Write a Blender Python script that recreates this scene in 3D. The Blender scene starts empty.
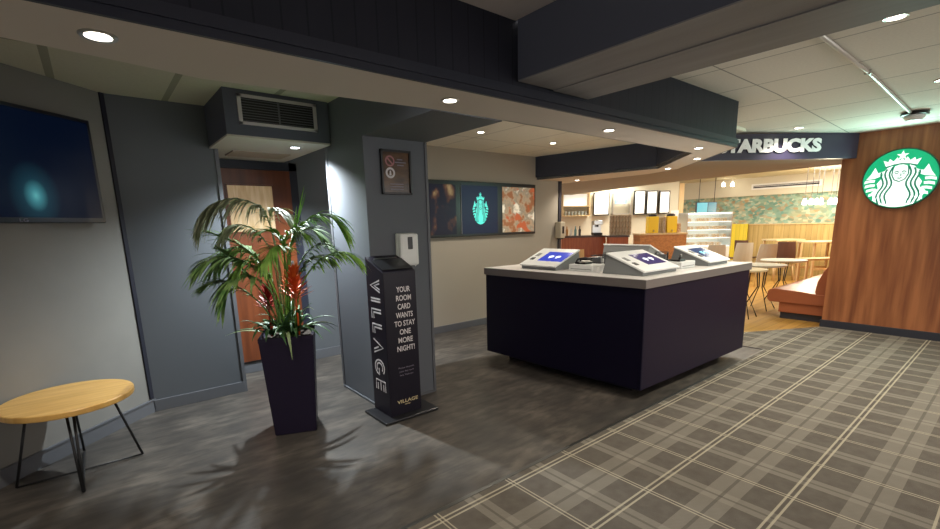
import bpy, bmesh, math, random
from mathutils import Vector, Matrix
random.seed(7)
S = bpy.context.scene
COL = S.collection
PI = math.pi

# ------------------------------------------------------------------ camera, world, exposure
H = 1.5
CR = ((0.7741, -0.6326, -0.0234), (0.1402, 0.1355, 0.9808), (0.6173, 0.7625, -0.1938))   # right, up, forward
cd = bpy.data.cameras.new('camera'); cam = bpy.data.objects.new('camera', cd); COL.objects.link(cam)
r, u, f = [Vector(v) for v in CR]
f.normalize(); r = (r - f * r.dot(f)).normalized(); u = r.cross(f)
cam.matrix_world = Matrix(((r.x, u.x, -f.x, 0), (r.y, u.y, -f.y, 0), (r.z, u.z, -f.z, H), (0, 0, 0, 1)))
cd.sensor_width = 36; cd.lens = 456.67 * 36 / 940; cd.shift_y = (315.1 - 264.5) / 940; cd.clip_start = .05
S.camera = cam
w = bpy.data.worlds.new('world'); S.world = w; w.use_nodes = True
w.node_tree.nodes['Background'].inputs[0].default_value = (1.0, .965, .93, 1)
w.node_tree.nodes['Background'].inputs[1].default_value = .95
S.view_settings.view_transform = 'Standard'; S.view_settings.look = 'None'
S.view_settings.gamma = 1; S.view_settings.exposure = 1.3
S.view_settings.use_curve_mapping = False
K_RING = 18.0     # downlights of the bulkhead ring
K_CEIL = 35.0     # downlights of the tiled ceiling
K_CAFE = .25      # café lighting factor

# ------------------------------------------------------------------ materials
def mat(name, col, rough=.5, metal=0, emit=None, es=0, noise=None, bump=0, bscale=200, coat=0, spec=.5, trans=0, alpha=1):
    m = bpy.data.materials.new(name); m.use_nodes = True
    nt = m.node_tree; b = nt.nodes['Principled BSDF']
    b.inputs['Base Color'].default_value = (*col, 1); b.inputs['Roughness'].default_value = rough
    b.inputs['Metallic'].default_value = metal; b.inputs['Coat Weight'].default_value = coat
    b.inputs['Specular IOR Level'].default_value = spec; b.inputs['Transmission Weight'].default_value = trans
    b.inputs['Alpha'].default_value = alpha
    if emit: b.inputs['Emission Color'].default_value = (*emit, 1); b.inputs['Emission Strength'].default_value = es
    tc = nt.nodes.new('ShaderNodeTexCoord')
    if noise:      # (colour2, scale, amount, stretch)
        c2, sc, amt, st = noise
        mp = nt.nodes.new('ShaderNodeMapping'); mp.inputs['Scale'].default_value = st
        nz = nt.nodes.new('ShaderNodeTexNoise'); nz.inputs['Scale'].default_value = sc; nz.inputs['Detail'].default_value = 6
        cr = nt.nodes.new('ShaderNodeValToRGB'); cr.color_ramp.elements[0].position = .35; cr.color_ramp.elements[1].position = .65
        cr.color_ramp.elements[0].color = (*col, 1)
        cr.color_ramp.elements[1].color = (*[col[i] + (c2[i] - col[i]) * amt for i in range(3)], 1)
        nt.links.new(tc.outputs['Object'], mp.inputs[0]); nt.links.new(mp.outputs[0], nz.inputs[0])
        nt.links.new(nz.outputs['Fac'], cr.inputs[0]); nt.links.new(cr.outputs[0], b.inputs['Base Color'])
    if bump:
        n2 = nt.nodes.new('ShaderNodeTexNoise'); n2.inputs['Scale'].default_value = bscale
        bp = nt.nodes.new('ShaderNodeBump'); bp.inputs['Strength'].default_value = bump; bp.inputs['Distance'].default_value = .01
        nt.links.new(tc.outputs['Object'], n2.inputs[0]); nt.links.new(n2.outputs['Fac'], bp.inputs['Height']); nt.links.new(bp.outputs[0], b.inputs['Normal'])
    return m

class NB:
    """small node-graph builder"""
    def __init__(s, m):
        s.nt = m.node_tree; s.b = s.nt.nodes['Principled BSDF']
        tc = s.nt.nodes.new('ShaderNodeTexCoord'); s.tc = tc
        sp = s.nt.nodes.new('ShaderNodeSeparateXYZ'); s.nt.links.new(tc.outputs['Object'], sp.inputs[0])
        s.x, s.y, s.z = sp.outputs
    def m(s, op, a, b=None, c=None):
        n = s.nt.nodes.new('ShaderNodeMath'); n.operation = op
        for i, v in enumerate((a, b, c)):
            if v is None: continue
            if isinstance(v, (int, float)): n.inputs[i].default_value = v
            else: s.nt.links.new(v, n.inputs[i])
        return n.outputs[0]
    def stripe(s, c, center, hw, period):
        t = s.m('SUBTRACT', c, center - period * 50.5); t = s.m('DIVIDE', t, period); t = s.m('FRACT', t)
        t = s.m('SUBTRACT', t, .5); t = s.m('ABSOLUTE', t); t = s.m('MULTIPLY', t, period)
        return s.m('LESS_THAN', t, hw)
    def mix(s, fac, a, b):
        n = s.nt.nodes.new('ShaderNodeMix'); n.data_type = 'RGBA'
        if isinstance(fac, (int, float)): n.inputs[0].default_value = fac
        else: s.nt.links.new(fac, n.inputs[0])
        for i, v in ((6, a), (7, b)):
            if isinstance(v, tuple): n.inputs[i].default_value = (*v, 1)
            else: s.nt.links.new(v, n.inputs[i])
        return n.outputs[2]
    def noise(s, sc, st=(1, 1, 1), det=5, rot=(0, 0, 0)):
        mp = s.nt.nodes.new('ShaderNodeMapping'); mp.inputs['Scale'].default_value = st; mp.inputs['Rotation'].default_value = rot
        nz = s.nt.nodes.new('ShaderNodeTexNoise'); nz.inputs['Scale'].default_value = sc; nz.inputs['Detail'].default_value = det
        s.nt.links.new(s.tc.outputs['Object'], mp.inputs[0]); s.nt.links.new(mp.outputs[0], nz.inputs[0]); return nz.outputs['Fac']
    def ramp(s, fac, *stops):
        cr = s.nt.nodes.new('ShaderNodeValToRGB'); e = cr.color_ramp.elements
        while len(e) < len(stops): e.new(.5)
        for i, (p, c) in enumerate(stops): e[i].position = p; e[i].color = (*c, 1)
        s.nt.links.new(fac, cr.inputs[0]); return cr.outputs[0]
    def out(s, c): s.nt.links.new(c, s.b.inputs['Base Color'])
    def bump(s, h, st=.3, d=.01):
        bp = s.nt.nodes.new('ShaderNodeBump'); bp.inputs['Strength'].default_value = st; bp.inputs['Distance'].default_value = d
        s.nt.links.new(h, bp.inputs['Height']); s.nt.links.new(bp.outputs[0], s.b.inputs['Normal'])

# carpet tartan
M = {}
def carpet():
    m = mat('tartan_carpet', (.1, .09, .08), .95, spec=.15); n = NB(m)
    PX, PY = .515, .5465
    base = n.ramp(n.noise(14, (1, 1, 1), 6), (.3, (.118, .103, .088)), (.7, (.150, .134, .115)))
    cream, light, dark = (.52, .47, .36), (.31, .285, .24), (.10, .088, .076)
    wy = n.stripe(n.y, .912, .084, PY); wx = n.stripe(n.x, 1.96, .052, PX)
    c = n.mix(n.m('MULTIPLY', wy, .50), base, light)
    c = n.mix(n.m('MULTIPLY', wx, .55), c, light)
    tw = n.m('MULTIPLY', n.stripe(n.m('ADD', n.x, n.y), 0, .004, .016), .18)
    c = n.mix(tw, c, dark)
    for s_, cc, o, hw, P_ in ((n.y, .908, 0, .009, PY), (n.x, 1.96, 0, .008, PX)):
        c = n.mix(n.m('MULTIPLY', n.stripe(s_, cc, hw, P_), .6), c, dark)
    for s_, cc, P_, hw, o in ((n.y, 1.204, PY, .0058, .015), (n.x, 1.717, PX, .0042, .011)):
        c = n.mix(n.m('MULTIPLY', n.stripe(s_, cc, hw * .9 , P_), .5), c, dark)
        for q in (-o, o):
            c = n.mix(.0 if 0 else n.m('MULTIPLY', n.stripe(s_, cc + q, hw, P_), .72 if P_ == PY else .65), c, cream)
    n.out(c); n.bump(n.noise(320, (1, 1, 1), 3), .5, .006); return m
M['carpet'] = carpet()
def vinyl():
    m = mat('dark_vinyl_floor', (.05, .045, .04), .42, spec=.35); n = NB(m)
    a = n.noise(2.2, (1, 1.3, 1), 10); b = n.noise(7, (.8, 2.2, 1), 9)
    c = n.ramp(a, (.32, (.050, .045, .042)), (.5, (.082, .072, .063)), (.70, (.140, .122, .104)))
    c = n.mix(n.ramp(b, (.40, (0, 0, 0)), (.62, (.75, .75, .75))), c, (.045, .041, .038))
    c = n.mix(n.m('MULTIPLY', n.stripe(n.y, .33, .0025, .3), .5), c, (.03, .028, .026))
    n.out(c)
    rr = n.m('MULTIPLY_ADD', b, .25, .26); n.nt.links.new(rr, n.b.inputs['Roughness']); n.bump(b, .12, .01); return m
M['vinyl'] = vinyl()
def planks(name, c1, c2, axis='y', P=.14, rough=.35, gap=.003):
    m = mat(name, c1, rough); n = NB(m); s_ = {'x': n.x, 'y': n.y, 'z': n.z}[axis]
    st = {'x': (9, 1, .8), 'y': (.8, 9, .8), 'z': (1, 1, 9)}[axis]
    c = n.ramp(n.noise(2.2, st, 7), (.3, c1), (.7, c2))
    idf = n.m('FRACT', n.m('MULTIPLY', n.m('SINE', n.m('MULTIPLY', n.m('FLOOR', n.m('DIVIDE', s_, P)), 12.9)), 437.5))
    c = n.mix(n.m('MULTIPLY', idf, .35), c, tuple(v * .55 for v in c1))
    c = n.mix(n.m('MULTIPLY', n.stripe(s_, 0, gap, P), .7), c, tuple(v * .25 for v in c1)); n.out(c); return m
M['woodfloor'] = planks('honey_plank_floor', (.40, .21, .045), (.58, .34, .08), 'y', .13)
M['dado'] = planks('pine_board_panelling', (.42, .29, .09), (.56, .40, .15), 'y', .12, .5)
def veneer(name, c1, c2, sc=1.6, rough=.4, st=(9, 9, .7)):
    m = mat(name, c1, rough); n = NB(m); a = n.noise(sc, st, 8)
    c = n.ramp(a, (.3, c1), (.5, tuple((x + y) / 2 for x, y in zip(c1, c2))), (.68, c2)); n.out(c)
    b2 = n.noise(sc * 12, st, 4); n.bump(b2, .1, .004); return m
M['panelwood'] = veneer('brown_oak_veneer', (.20, .062, .024), (.44, .165, .062), 1.5)
M['tabletop'] = veneer('honey_oak_tabletop', (.58, .31, .075), (.76, .46, .14), 2.4, .33, (1.2, 10, 1))
M['doorwood'] = veneer('red_brown_door', (.10, .026, .009), (.19, .052, .018), 1.6, .3)
M['tealwood'] = veneer('light_beech', (.55, .38, .18), (.68, .50, .27), 3, .45)
M['redwood'] = veneer('reddish_counter_wood', (.26, .060, .020), (.40, .110, .035), 3, .4)
def tiles(name, col, xs=None, ys=None, hw=.006, line=(.2, .19, .17)):
    m = mat(name, col, .9, spec=.2); n = NB(m)
    c = n.ramp(n.noise(60, (1, 1, 1), 4), (.3, tuple(v * .93 for v in col)), (.7, col))
    for ax, L in ((n.x, xs), (n.y, ys)):
        if L: c = n.mix(n.m('MULTIPLY', n.stripe(ax, L[0], hw, L[1]), .75), c, line)
    n.out(c); n.bump(n.noise(180, (1, 1, 1), 2), .25, .004); return m
M['tile_outer'] = tiles('speckled_ceiling_tile', (.80, .75, .67), (3.83, .69), (1.67, 1.38), .006)
M['tile_inner'] = tiles('warm_ceiling_tile', (.80, .76, .64), (3.74, .72), (5.9, 1.44), .005)
M['tile_left'] = tiles('dim_ceiling_tile', (.62, .59, .47), (.603, .668), (4.9, 1.3), .022, (.26, .25, .19))
def brickwood():
    m = mat('end_grain_block_cladding', (.40, .17, .06), .6); n = NB(m)
    br = n.nt.nodes.new('ShaderNodeTexBrick'); br.inputs['Scale'].default_value = 1
    mp = n.nt.nodes.new('ShaderNodeMapping'); mp.inputs['Rotation'].default_value = (PI / 2, 0, 0); mp.inputs['Scale'].default_value = (14, 14, 14)
    n.nt.links.new(n.tc.outputs['Object'], mp.inputs[0]); n.nt.links.new(mp.outputs[0], br.inputs[0])
    br.inputs['Color1'].default_value = (.50, .20, .06, 1); br.inputs['Color2'].default_value = (.30, .11, .03, 1); br.inputs['Mortar'].default_value = (.62, .34, .14, 1)
    n.out(br.outputs[0]); return m
M['brickwood'] = brickwood()
def mural():
    m = mat('mosaic_mural', (.3, .4, .3), .6); n = NB(m)
    v = n.nt.nodes.new('ShaderNodeTexVoronoi'); v.inputs['Scale'].default_value = 1
    mp = n.nt.nodes.new('ShaderNodeMapping'); mp.inputs['Scale'].default_value = (11, 11, 17); mp.inputs['Rotation'].default_value = (.6, 0, 0)
    n.nt.links.new(n.tc.outputs['Object'], mp.inputs[0]); n.nt.links.new(mp.outputs[0], v.inputs[0])
    sc = n.nt.nodes.new('ShaderNodeSeparateColor'); n.nt.links.new(v.outputs['Color'], sc.inputs[0]); a = n.noise(2.2, (1, 1, 1), 5)
    c1 = n.ramp(sc.outputs[0], (0, (.05, .15, .13)), (.25, (.30, .38, .26)), (.45, (.10, .25, .22)), (.62, (.60, .56, .40)), (.8, (.36, .17, .06)), (1, (.28, .44, .36)))
    c2 = n.ramp(a, (.4, (.10, .24, .18)), (.5, (.26, .42, .32)), (.62, (.45, .36, .17)))
    n.out(n.mix(.35, c1, c2)); return m
M['mural'] = mural()
M['navy'] = mat('navy_gloss_paint', (.022, .024, .038), .42, spec=.35)
def fascia_boards():
    m = mat('charcoal_blue_boards', (.018, .019, .028), .5, spec=.2); n = NB(m); q = n.m('SUBTRACT', n.x, n.m('MULTIPLY', n.y, .35))
    c = n.ramp(n.noise(2, (1, 1, .4), 4), (.35, (.017, .018, .027)), (.65, (.025, .026, .038)))
    g_ = n.stripe(q, 0, .004, .105); n.out(n.mix(n.m('MULTIPLY', g_, .6), c, (.006, .006, .010))); n.bump(n.m('SUBTRACT', 1, g_), .3, .004); return m
M['navyfascia'] = fascia_boards()
M['beam'] = mat('slate_blue_paint', (.095, .102, .135), .6, spec=.2)
M['beamunder'] = veneer('grained_grey_soffit', (.20, .19, .195), (.26, .25, .255), 1.4, .6, (7, .6, 7))
M['soffit'] = mat('off_white_soffit', (.72, .65, .58), .8, spec=.2)
M['wall_l'] = mat('warm_grey_wall', (.205, .198, .185), .6, noise=((.235, .228, .212), 1.5, 1, (1, 1, 1)))
M['wall_s'] = mat('slate_wall', (.105, .115, .130), .55)
M['wall_p'] = mat('stone_wall', (.37, .335, .28), .7)
M['column'] = mat('blue_grey_wall', (.115, .125, .145), .6)
M['trimgrey'] = mat('grey_gloss_skirting', (.115, .12, .135), .4)
M['steel'] = mat('brushed_steel', (.6, .6, .58), .28, 1)
M['cream'] = mat('cream_wall', (.62, .58, .46), .8)
M['white'] = mat('white_plastic', (.75, .75, .73), .35)
M['black'] = mat('black_plastic', (.012, .012, .014), .3)
M['blackmetal'] = mat('black_powder_coat', (.02, .02, .022), .45, .3)
M['kioskpanel'] = mat('midnight_navy_laminate', (.006, .0045, .019), .45, spec=.18)
M['worktop'] = mat('pale_grey_worktop', (.66, .64, .62), .35, noise=((.72, .70, .68), 40, 1, (1, 1, 1)))
M['workedge'] = mat('taupe_worktop_edge', (.215, .185, .175), .5)
M['term'] = mat('light_grey_terminal', (.80, .82, .82), .4)
M['termside'] = mat('mid_grey_terminal_side', (.22, .23, .235), .5)
M['chrome'] = mat('chrome', (.8, .8, .8), .12, 1)
M['lamp'] = mat('lit_lamp_lens', (1, 1, 1), .3, emit=(1, .93, .78), es=8)
M['lampcool'] = mat('cool_lit_lamp_lens', (1, 1, 1), .3, emit=(.85, .95, 1), es=9)
M['lampwhite'] = mat('lit_glass_shade', (1, 1, 1), .3, emit=(1, .93, .75), es=5)
M['orange'] = mat('tan_leather', (.38, .118, .052), .38)
M['skirtnavy'] = mat('navy_skirting', (.030, .032, .045), .4)
M['green'] = mat('lit_green_acrylic', (.0, .25, .12), .3, emit=(.004, .155, .065), es=1)
M['logowhite'] = mat('lit_white_acrylic', (.8, .8, .8), .3, emit=(.86, 1, .93), es=.42)
M['logogreenline'] = mat('dark_green_line', (.01, .16, .09), .3, emit=(.0, .05, .03), es=1)
M['letter'] = mat('off_white_letters', (.95, .93, .95), .4)
M['text'] = mat('white_print', (.70, .66, .68), .5)
M['gold'] = mat('pale_gold_print', (.62, .52, .30), .4)
M['faint'] = mat('faint_grey_print', (.22, .20, .26), .5)
M['pot'] = mat('dark_plum_glazed_pot', (.014, .010, .026), .4, spec=.3)
M['soil'] = mat('potting_soil', (.03, .02, .012), .95, bump=.6, bscale=60)
M['frond'] = mat('palm_green', (.070, .165, .040), .55, spec=.3, noise=((.20, .30, .10), 14, 1, (1, 1, 1)))
M['frond2'] = mat('bright_palm_green', (.11, .26, .035), .55, spec=.3, noise=((.25, .42, .08), 14, 1, (1, 1, 1)))
M['frond3'] = mat('highlit_palm', (.20, .23, .12), .5, spec=.4, noise=((.42, .44, .29), 16, 1, (1, 1, 1)))  # pale grey highlights of the upper fronds painted into the leaf colour
M['strap'] = mat('dark_strap_leaf', (.024, .075, .024), .5, spec=.3, noise=((.05, .12, .04), 20, 1, (1, 1, 1)))
M['straplight'] = mat('pale_strap_leaf', (.20, .27, .12), .3)
M['red'] = mat('scarlet_bract', (.75, .075, .02), .4, noise=((.90, .20, .03), 25, 1, (1, 1, 1)))
M['crimson'] = mat('crimson_bract', (.42, .02, .02), .4)
M['yellow'] = mat('yellow_packaging', (.85, .58, .03), .5)
M['brownbag'] = mat('brown_patterned_packet', (.20, .12, .06), .6, noise=((.5, .42, .30), 60, 1, (1, 1, 1)))
M['brownfab'] = mat('dark_brown_seat', (.10, .045, .035), .6)
M['shell'] = mat('pale_chair_shell', (.50, .48, .42), .45)
M['glass'] = mat('clear_glass', (1, 1, 1), .03, trans=1, alpha=.35)
M['caseglow'] = mat('lit_case_shelf', (.9, .9, .9), .4, emit=(.95, 1, .92), es=.22)
M['bag'] = mat('sandwich_pack', (.75, .62, .42), .6, noise=((.35, .22, .12), 30, 1, (1, 1, 1)))

# ------------------------------------------------------------------ geometry helpers
class MB:
    def __init__(s): s.bm = bmesh.new()
    def verts_faces(s, vs, fs, smooth=False):
        b = [s.bm.verts.new(v) for v in vs]
        for f_ in fs:
            try:
                q = s.bm.faces.new([b[i] for i in f_]); q.smooth = smooth
            except ValueError: pass
        return b
    def box(s, x0, x1, y0, y1, z0, z1, bev=0, mtx=None):
        t = bmesh.new(); bmesh.ops.create_cube(t, size=1)
        for v in t.verts:
            v.co = Vector(((x0 + x1) / 2 + v.co.x * (x1 - x0), (y0 + y1) / 2 + v.co.y * (y1 - y0), (z0 + z1) / 2 + v.co.z * (z1 - z0)))
        if bev: bmesh.ops.bevel(t, geom=t.edges[:], offset=bev, segments=2, affect='EDGES', profile=.6)
        s._merge(t, mtx); return s
    def _merge(s, t, mtx=None):
        if mtx is not None: t.transform(mtx)
        mp = {v: s.bm.verts.new(v.co) for v in t.verts}
        for f_ in t.faces:
            q = s.bm.faces.new([mp[v] for v in f_.verts]); q.smooth = f_.smooth
        t.free()
    def prism(s, pts, z0, z1, bev=0, mtx=None):
        t = bmesh.new(); n = len(pts)
        a = [t.verts.new((p[0], p[1], z0)) for p in pts]; b = [t.verts.new((p[0], p[1], z1)) for p in pts]
        t.faces.new(a[::-1]); t.faces.new(b)
        for i in range(n): t.faces.new((a[i], a[(i + 1) % n], b[(i + 1) % n], b[i]))
        bmesh.ops.recalc_face_normals(t, faces=t.faces[:])
        if bev: bmesh.ops.bevel(t, geom=t.edges[:], offset=bev, segments=2, affect='EDGES', profile=.6)
        s._merge(t, mtx); return s
    def tube(s, path, rad, seg=8, cap=True, smooth=True):
        path = [Vector(p) for p in path]; rads = rad if isinstance(rad, (list, tuple)) else [rad] * len(path); rings = []
        for i, p in enumerate(path):
            d = (path[min(i + 1, len(path) - 1)] - path[max(i - 1, 0)]).normalized()
            a = d.orthogonal().normalized() if abs(d.z) > .95 else Vector((0, 0, 1)).cross(d).normalized()
            b = d.cross(a)
            rings.append([s.bm.verts.new(p + (a * math.cos(2 * PI * k / seg) + b * math.sin(2 * PI * k / seg)) * rads[i]) for k in range(seg)])
        for i in range(len(rings) - 1):
            for k in range(seg):
                q = s.bm.faces.new((rings[i][k], rings[i][(k + 1) % seg], rings[i + 1][(k + 1) % seg], rings[i + 1][k])); q.smooth = smooth
        if cap: s.bm.faces.new(rings[0][::-1]); s.bm.faces.new(rings[-1])
        return s
    def lathe(s, prof, c=(0, 0, 0), seg=40, mtx=None):
        t = bmesh.new(); rings = []
        for (rr, z) in prof:
            rings.append([t.verts.new((rr * math.cos(2 * PI * k / seg), rr * math.sin(2 * PI * k / seg), z)) for k in range(seg)])
        for i in range(len(rings) - 1):
            for k in range(seg):
                q = t.faces.new((rings[i][k], rings[i][(k + 1) % seg], rings[i + 1][(k + 1) % seg], rings[i + 1][k])); q.smooth = False
        t.faces.new(rings[0][::-1]); t.faces.new(rings[-1])
        bmesh.ops.recalc_face_normals(t, faces=t.faces[:])
        s._merge(t, Matrix.Translation(c) @ (mtx or Matrix.Identity(4))); return s
    def build(s, name, m, parent=None, loc=None):
        me = bpy.data.meshes.new(name); bmesh.ops.recalc_face_normals(s.bm, faces=s.bm.faces[:]); s.bm.to_mesh(me); s.bm.free()
        me.materials.append(M[m] if isinstance(m, str) else m)
        o = bpy.data.objects.new(name, me); COL.objects.link(o)
        if parent: o.parent = parent
        return o

def tag(o, label, cat, group=None):
    o['label'] = label; o['category'] = cat
    if group: o['group'] = group
    return o
def thing(name, label, cat, loc=(0, 0, 0), rz=0, group=None):
    o = bpy.data.objects.new(name, None); COL.objects.link(o); o.location = loc; o.rotation_euler = (0, 0, rz)
    o.empty_display_size = .1
    return tag(o, label, cat, group)
def struct(name, mb, m):
    o = mb.build(name, m); o['kind'] = 'structure'; return o
def copy_tree(o, parent=None):
    c = o.copy(); COL.objects.link(c)
    if parent is not None: c.parent = parent
    for ch in [q for q in list(bpy.data.objects) if q.parent == o]: copy_tree(ch, c)
    return c
def frame(o, xd, yd):
    """matrix whose local x / y run along xd / yd in world, z = x cross y"""
    x = Vector(xd).normalized(); y = Vector(yd).normalized(); z = x.cross(y)
    return Matrix(((x.x, y.x, z.x, o[0]), (x.y, y.y, z.y, o[1]), (x.z, y.z, z.z, o[2]), (0, 0, 0, 1)))
def textmesh(name, s, mtx, width, height, m, parent, ext=.002, bold=0, shear=0, align='C'):
    """lettering lying in the local xy plane of mtx, scaled to width x height about its centre"""
    cu = bpy.data.curves.new(name, 'FONT'); cu.body = s; cu.size = 1; cu.offset = bold; cu.extrude = .01; cu.resolution_u = 3
    cu.align_x = {'C': 'CENTER', 'L': 'LEFT'}[align]; cu.space_line = .92
    t = bpy.data.objects.new(name, cu); COL.objects.link(t); bpy.context.view_layer.update()
    me = bpy.data.meshes.new_from_object(t.evaluated_get(bpy.context.evaluated_depsgraph_get()))
    bpy.data.objects.remove(t); xs = [v.co.x for v in me.vertices]; ys = [v.co.y for v in me.vertices]
    cx, cy = (min(xs) + max(xs)) / 2, (min(ys) + max(ys)) / 2; kx = width / (max(xs) - min(xs)); ky = height / (max(ys) - min(ys))
    for v in me.vertices: v.co = Vector(((v.co.x - cx) * kx + shear * (v.co.y - cy) * ky, (v.co.y - cy) * ky, v.co.z / .01 * ext))
    me.transform(mtx); me.materials.clear(); me.materials.append(M[m])
    o = bpy.data.objects.new(name, me); COL.objects.link(o); o.parent = parent; return o
def spot(name, loc, W, col=(1, .86, .66), size=2.2, blend=.8, parent=None, rad=.03, aim=None):
    l = bpy.data.lights.new(name, 'SPOT'); l.energy = W; l.color = col; l.spot_size = size; l.spot_blend = blend; l.shadow_soft_size = rad
    o = bpy.data.objects.new(name, l); COL.objects.link(o); o.location = loc
    if aim: o.rotation_euler = (Vector(aim) - Vector(loc)).to_track_quat('-Z', 'Y').to_euler()
    if parent: o.parent = parent
    return o

# ------------------------------------------------------------------ floors
struct('floor', MB().prism([(-6, 1.83), (5.86, 1.83), (5.86, 2.70), (5.86, 9), (-6, 9)], -.05, 0), 'vinyl')
struct('floor', MB().prism([(-6, -5), (16, -5), (16, 1.60), (7.70, 1.60), (7.65, 1.73), (6.705, 2.244), (5.87, 2.70), (5.87, 1.82), (-6, 1.82)], -.05, .004), 'carpet')
struct('floor', MB().prism([(5.87, 2.705), (6.705, 2.25), (7.65, 1.735), (7.70, 1.605), (16, 1.605), (16, 12), (5.87, 12)], -.05, .001), 'woodfloor')
struct('trim_1', MB().box(-6, 5.87, 1.812, 1.838, -.02, .007, .002).box(5.845, 5.871, 1.838, 2.70, -.02, .006, .002), mat('floor_edge_strip', (.10, .10, .095), .3, .6))

# ------------------------------------------------------------------ walls
d = Vector((.855, .799, 0)).normalized(); nrm = Vector((d.y, -d.x, 0))         # television wall runs along d
c0 = Vector((.211, 4.573, 0)); cL = c0 - d * 5.5
def wallrun(a, b, thick, z0, z1, mb=None, front=0):
    a = Vector((*a[:2], 0)); b = Vector((*b[:2], 0)); e = (b - a).normalized(); n = Vector((-e.y, e.x, 0))
    p = [a - n * front, b - n * front, b + n * thick, a + n * thick]
    return (mb or MB()).prism([(q.x, q.y) for q in p], z0, z1)
struct('wall_left', wallrun(cL, c0, .15, 0, 2.62), 'wall_l')
struct('wall_left', MB().box(.211, .93, 4.565, 5.15, 0, 2.62), 'wall_s')
struct('trim_2', wallrun(c0 - d * .035, c0 - d * .0, .0, .12, 2.53, front=.012), 'navyfascia')
struct('trim_3', MB().box(.915, .945, 4.552, 4.60, .0, 2.19), 'trimgrey')
struct('wall_alcove', MB().box(.7, 2.6, 5.15, 5.3, 0, 2.62), 'wall_s')
struct('wall_back', MB().box(2.6, 6.17, 5.19, 5.40, 0, 2.62), 'wall_p')
struct('trim_4', MB().box(6.172, 6.235, 5.17, 5.42, 0, 2.2), 'navy')
struct('wall_column', MB().box(1.69, 2.262, 3.33, 4.03, 0, 2.6).box(1.69, 2.262, 2.40, 3.33, 2.182, 2.6), 'column')
struct('trim_5', MB().box(2.245, 2.27, 3.32, 3.345, .0, 2.182, .004).box(1.684, 1.70, 4.01, 4.05, 0, 2.2, .003), 'trimgrey')
struct('baseboard_left', wallrun(cL, c0 + d * .012, .0, 0, .10, front=.014), 'trimgrey')
struct('baseboard_left', wallrun(cL, c0 + d * .012, .0, .10, .112, front=.02), 'trimgrey')
struct('baseboard_alcove', MB().box(.215, .93, 4.551, 4.565, 0, .10, .003).box(.93, 2.6, 5.135, 5.15, 0, .11, .003), 'trimgrey')
struct('baseboard_back', MB().box(2.6, 6.17, 5.176, 5.19, 0, .10, .004), 'trimgrey')
struct('baseboard_column', MB().box(1.678, 1.69, 3.33, 4.03, 0, .02).box(1.69, 2.26, 3.322, 3.33, 0, .02), 'trimgrey')

struct('wall_rear_light_block', MB().box(-6, 1.3, -3.2, -3.05, 0, 2.62), 'wall_l')  # unseen partial wall added to keep fill light off the left side
# alcove bulkhead with its plastered underside
struct('ceiling', MB().box(.882, 1.68, 3.90, 5.15, 2.205, 2.62), 'beam')
struct('ceiling', MB().box(.882, 1.68, 3.902, 5.15, 2.190, 2.204), mat('alcove_underside', (.52, .49, .43), .8))
struct('trim_6', MB().box(1.06, 1.56, 4.55, 4.86, 2.180, 2.191, .004), mat('access_hatch', (.36, .30, .24), .7))

# ceilings
struct('ceiling', MB().prism([(-6, 2.40), (1.70, 2.40), (1.70, 9), (-6, 9)], 2.53, 2.60), 'tile_left')
struct('ceiling', MB().prism([(1.701, 2.40), (6.3, 2.40), (6.3, 5.3), (1.701, 5.3)], 2.53, 2.60), 'tile_inner')
cz = lambda x: 2.60 if x <= 5 else 2.60 - (x - 5) * .031          # falls gently towards the shop board
struct('ceiling', MB().prism([(2.62, -5), (5.0, -5), (5.0, 1.99), (2.62, 1.99)], 2.60, 2.66), 'tile_outer')
o = struct('ceiling', MB().prism([(5.0, -5), (9.2, -5), (9.2, 1.60), (6.95, 3.3), (6.75, 9), (5.0, 9)], 0, .06), 'tile_outer')
for v in o.data.vertices: v.co.z += cz(v.co.x)
struct('ceiling', MB().prism([(-6, -5), (1.99, -5), (1.99, 2.03), (-6, 2.03)], 2.60, 2.66), mat('upper_ceiling', (.62, .57, .56), .9))
# bulkhead ring: soffit, fascias and mouldings
outer = [(-6, 1.985), (4.985, 1.985), (6.30, 3.22), (6.55, 3.8), (6.60, 5.2), (6.60, 6.4)]
inner = [(5.58, 6.4), (5.64, 5.2), (5.99, 3.33), (4.97, 2.40), (2.235, 2.365), (1.7, 2.375), (.485, 2.50), (.124, 2.424), (-.148, 2.38), (-6, 2.38)]
struct('ceiling', MB().prism(outer + inner, 2.18, 2.215), 'soffit')
def strip(path, t, z0, z1, mb=None):
    """vertical band along a path, t to its left side"""
    mb = mb or MB(); P = [Vector((*p, 0)) for p in path]; off = []
    for i, p in enumerate(P):
        e1 = (P[i] - P[i - 1]).normalized() if i else (P[1] - P[0]).normalized()
        e2 = (P[i + 1] - P[i]).normalized() if i < len(P) - 1 else e1
        n1 = Vector((-e1.y, e1.x, 0)); n2 = Vector((-e2.y, e2.x, 0)); b = (n1 + n2).normalized(); off.append(p + b * (t / max(.3, b.dot(n1))))
    for i in range(len(P) - 1):
        mb.prism([(P[i].x, P[i].y), (P[i + 1].x, P[i + 1].y), (off[i + 1].x, off[i + 1].y), (off[i].x, off[i].y)], z0, z1)
    return mb
struct('trim_7', strip(outer, -.018, 2.18, 2.212, strip(outer, -.028, 2.212, 2.245, strip(outer, -.016, 2.245, 2.262))), 'navy')
struct('ceiling', strip(outer, .04, 2.215, 2.63), 'navyfascia')
struct('ceiling', strip(inner[:5], -.03, 2.216, 2.53), mat('inner_fascia_paint', (.042, .050, .078), .5))
struct('trim_8', strip(inner[:5], .012, 2.18, 2.20, strip(inner[:5], .02, 2.20, 2.24)), mat('lit_inner_moulding', (.06, .10, .13), .35))  # lit look of the moulding put into its paler blue
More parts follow.
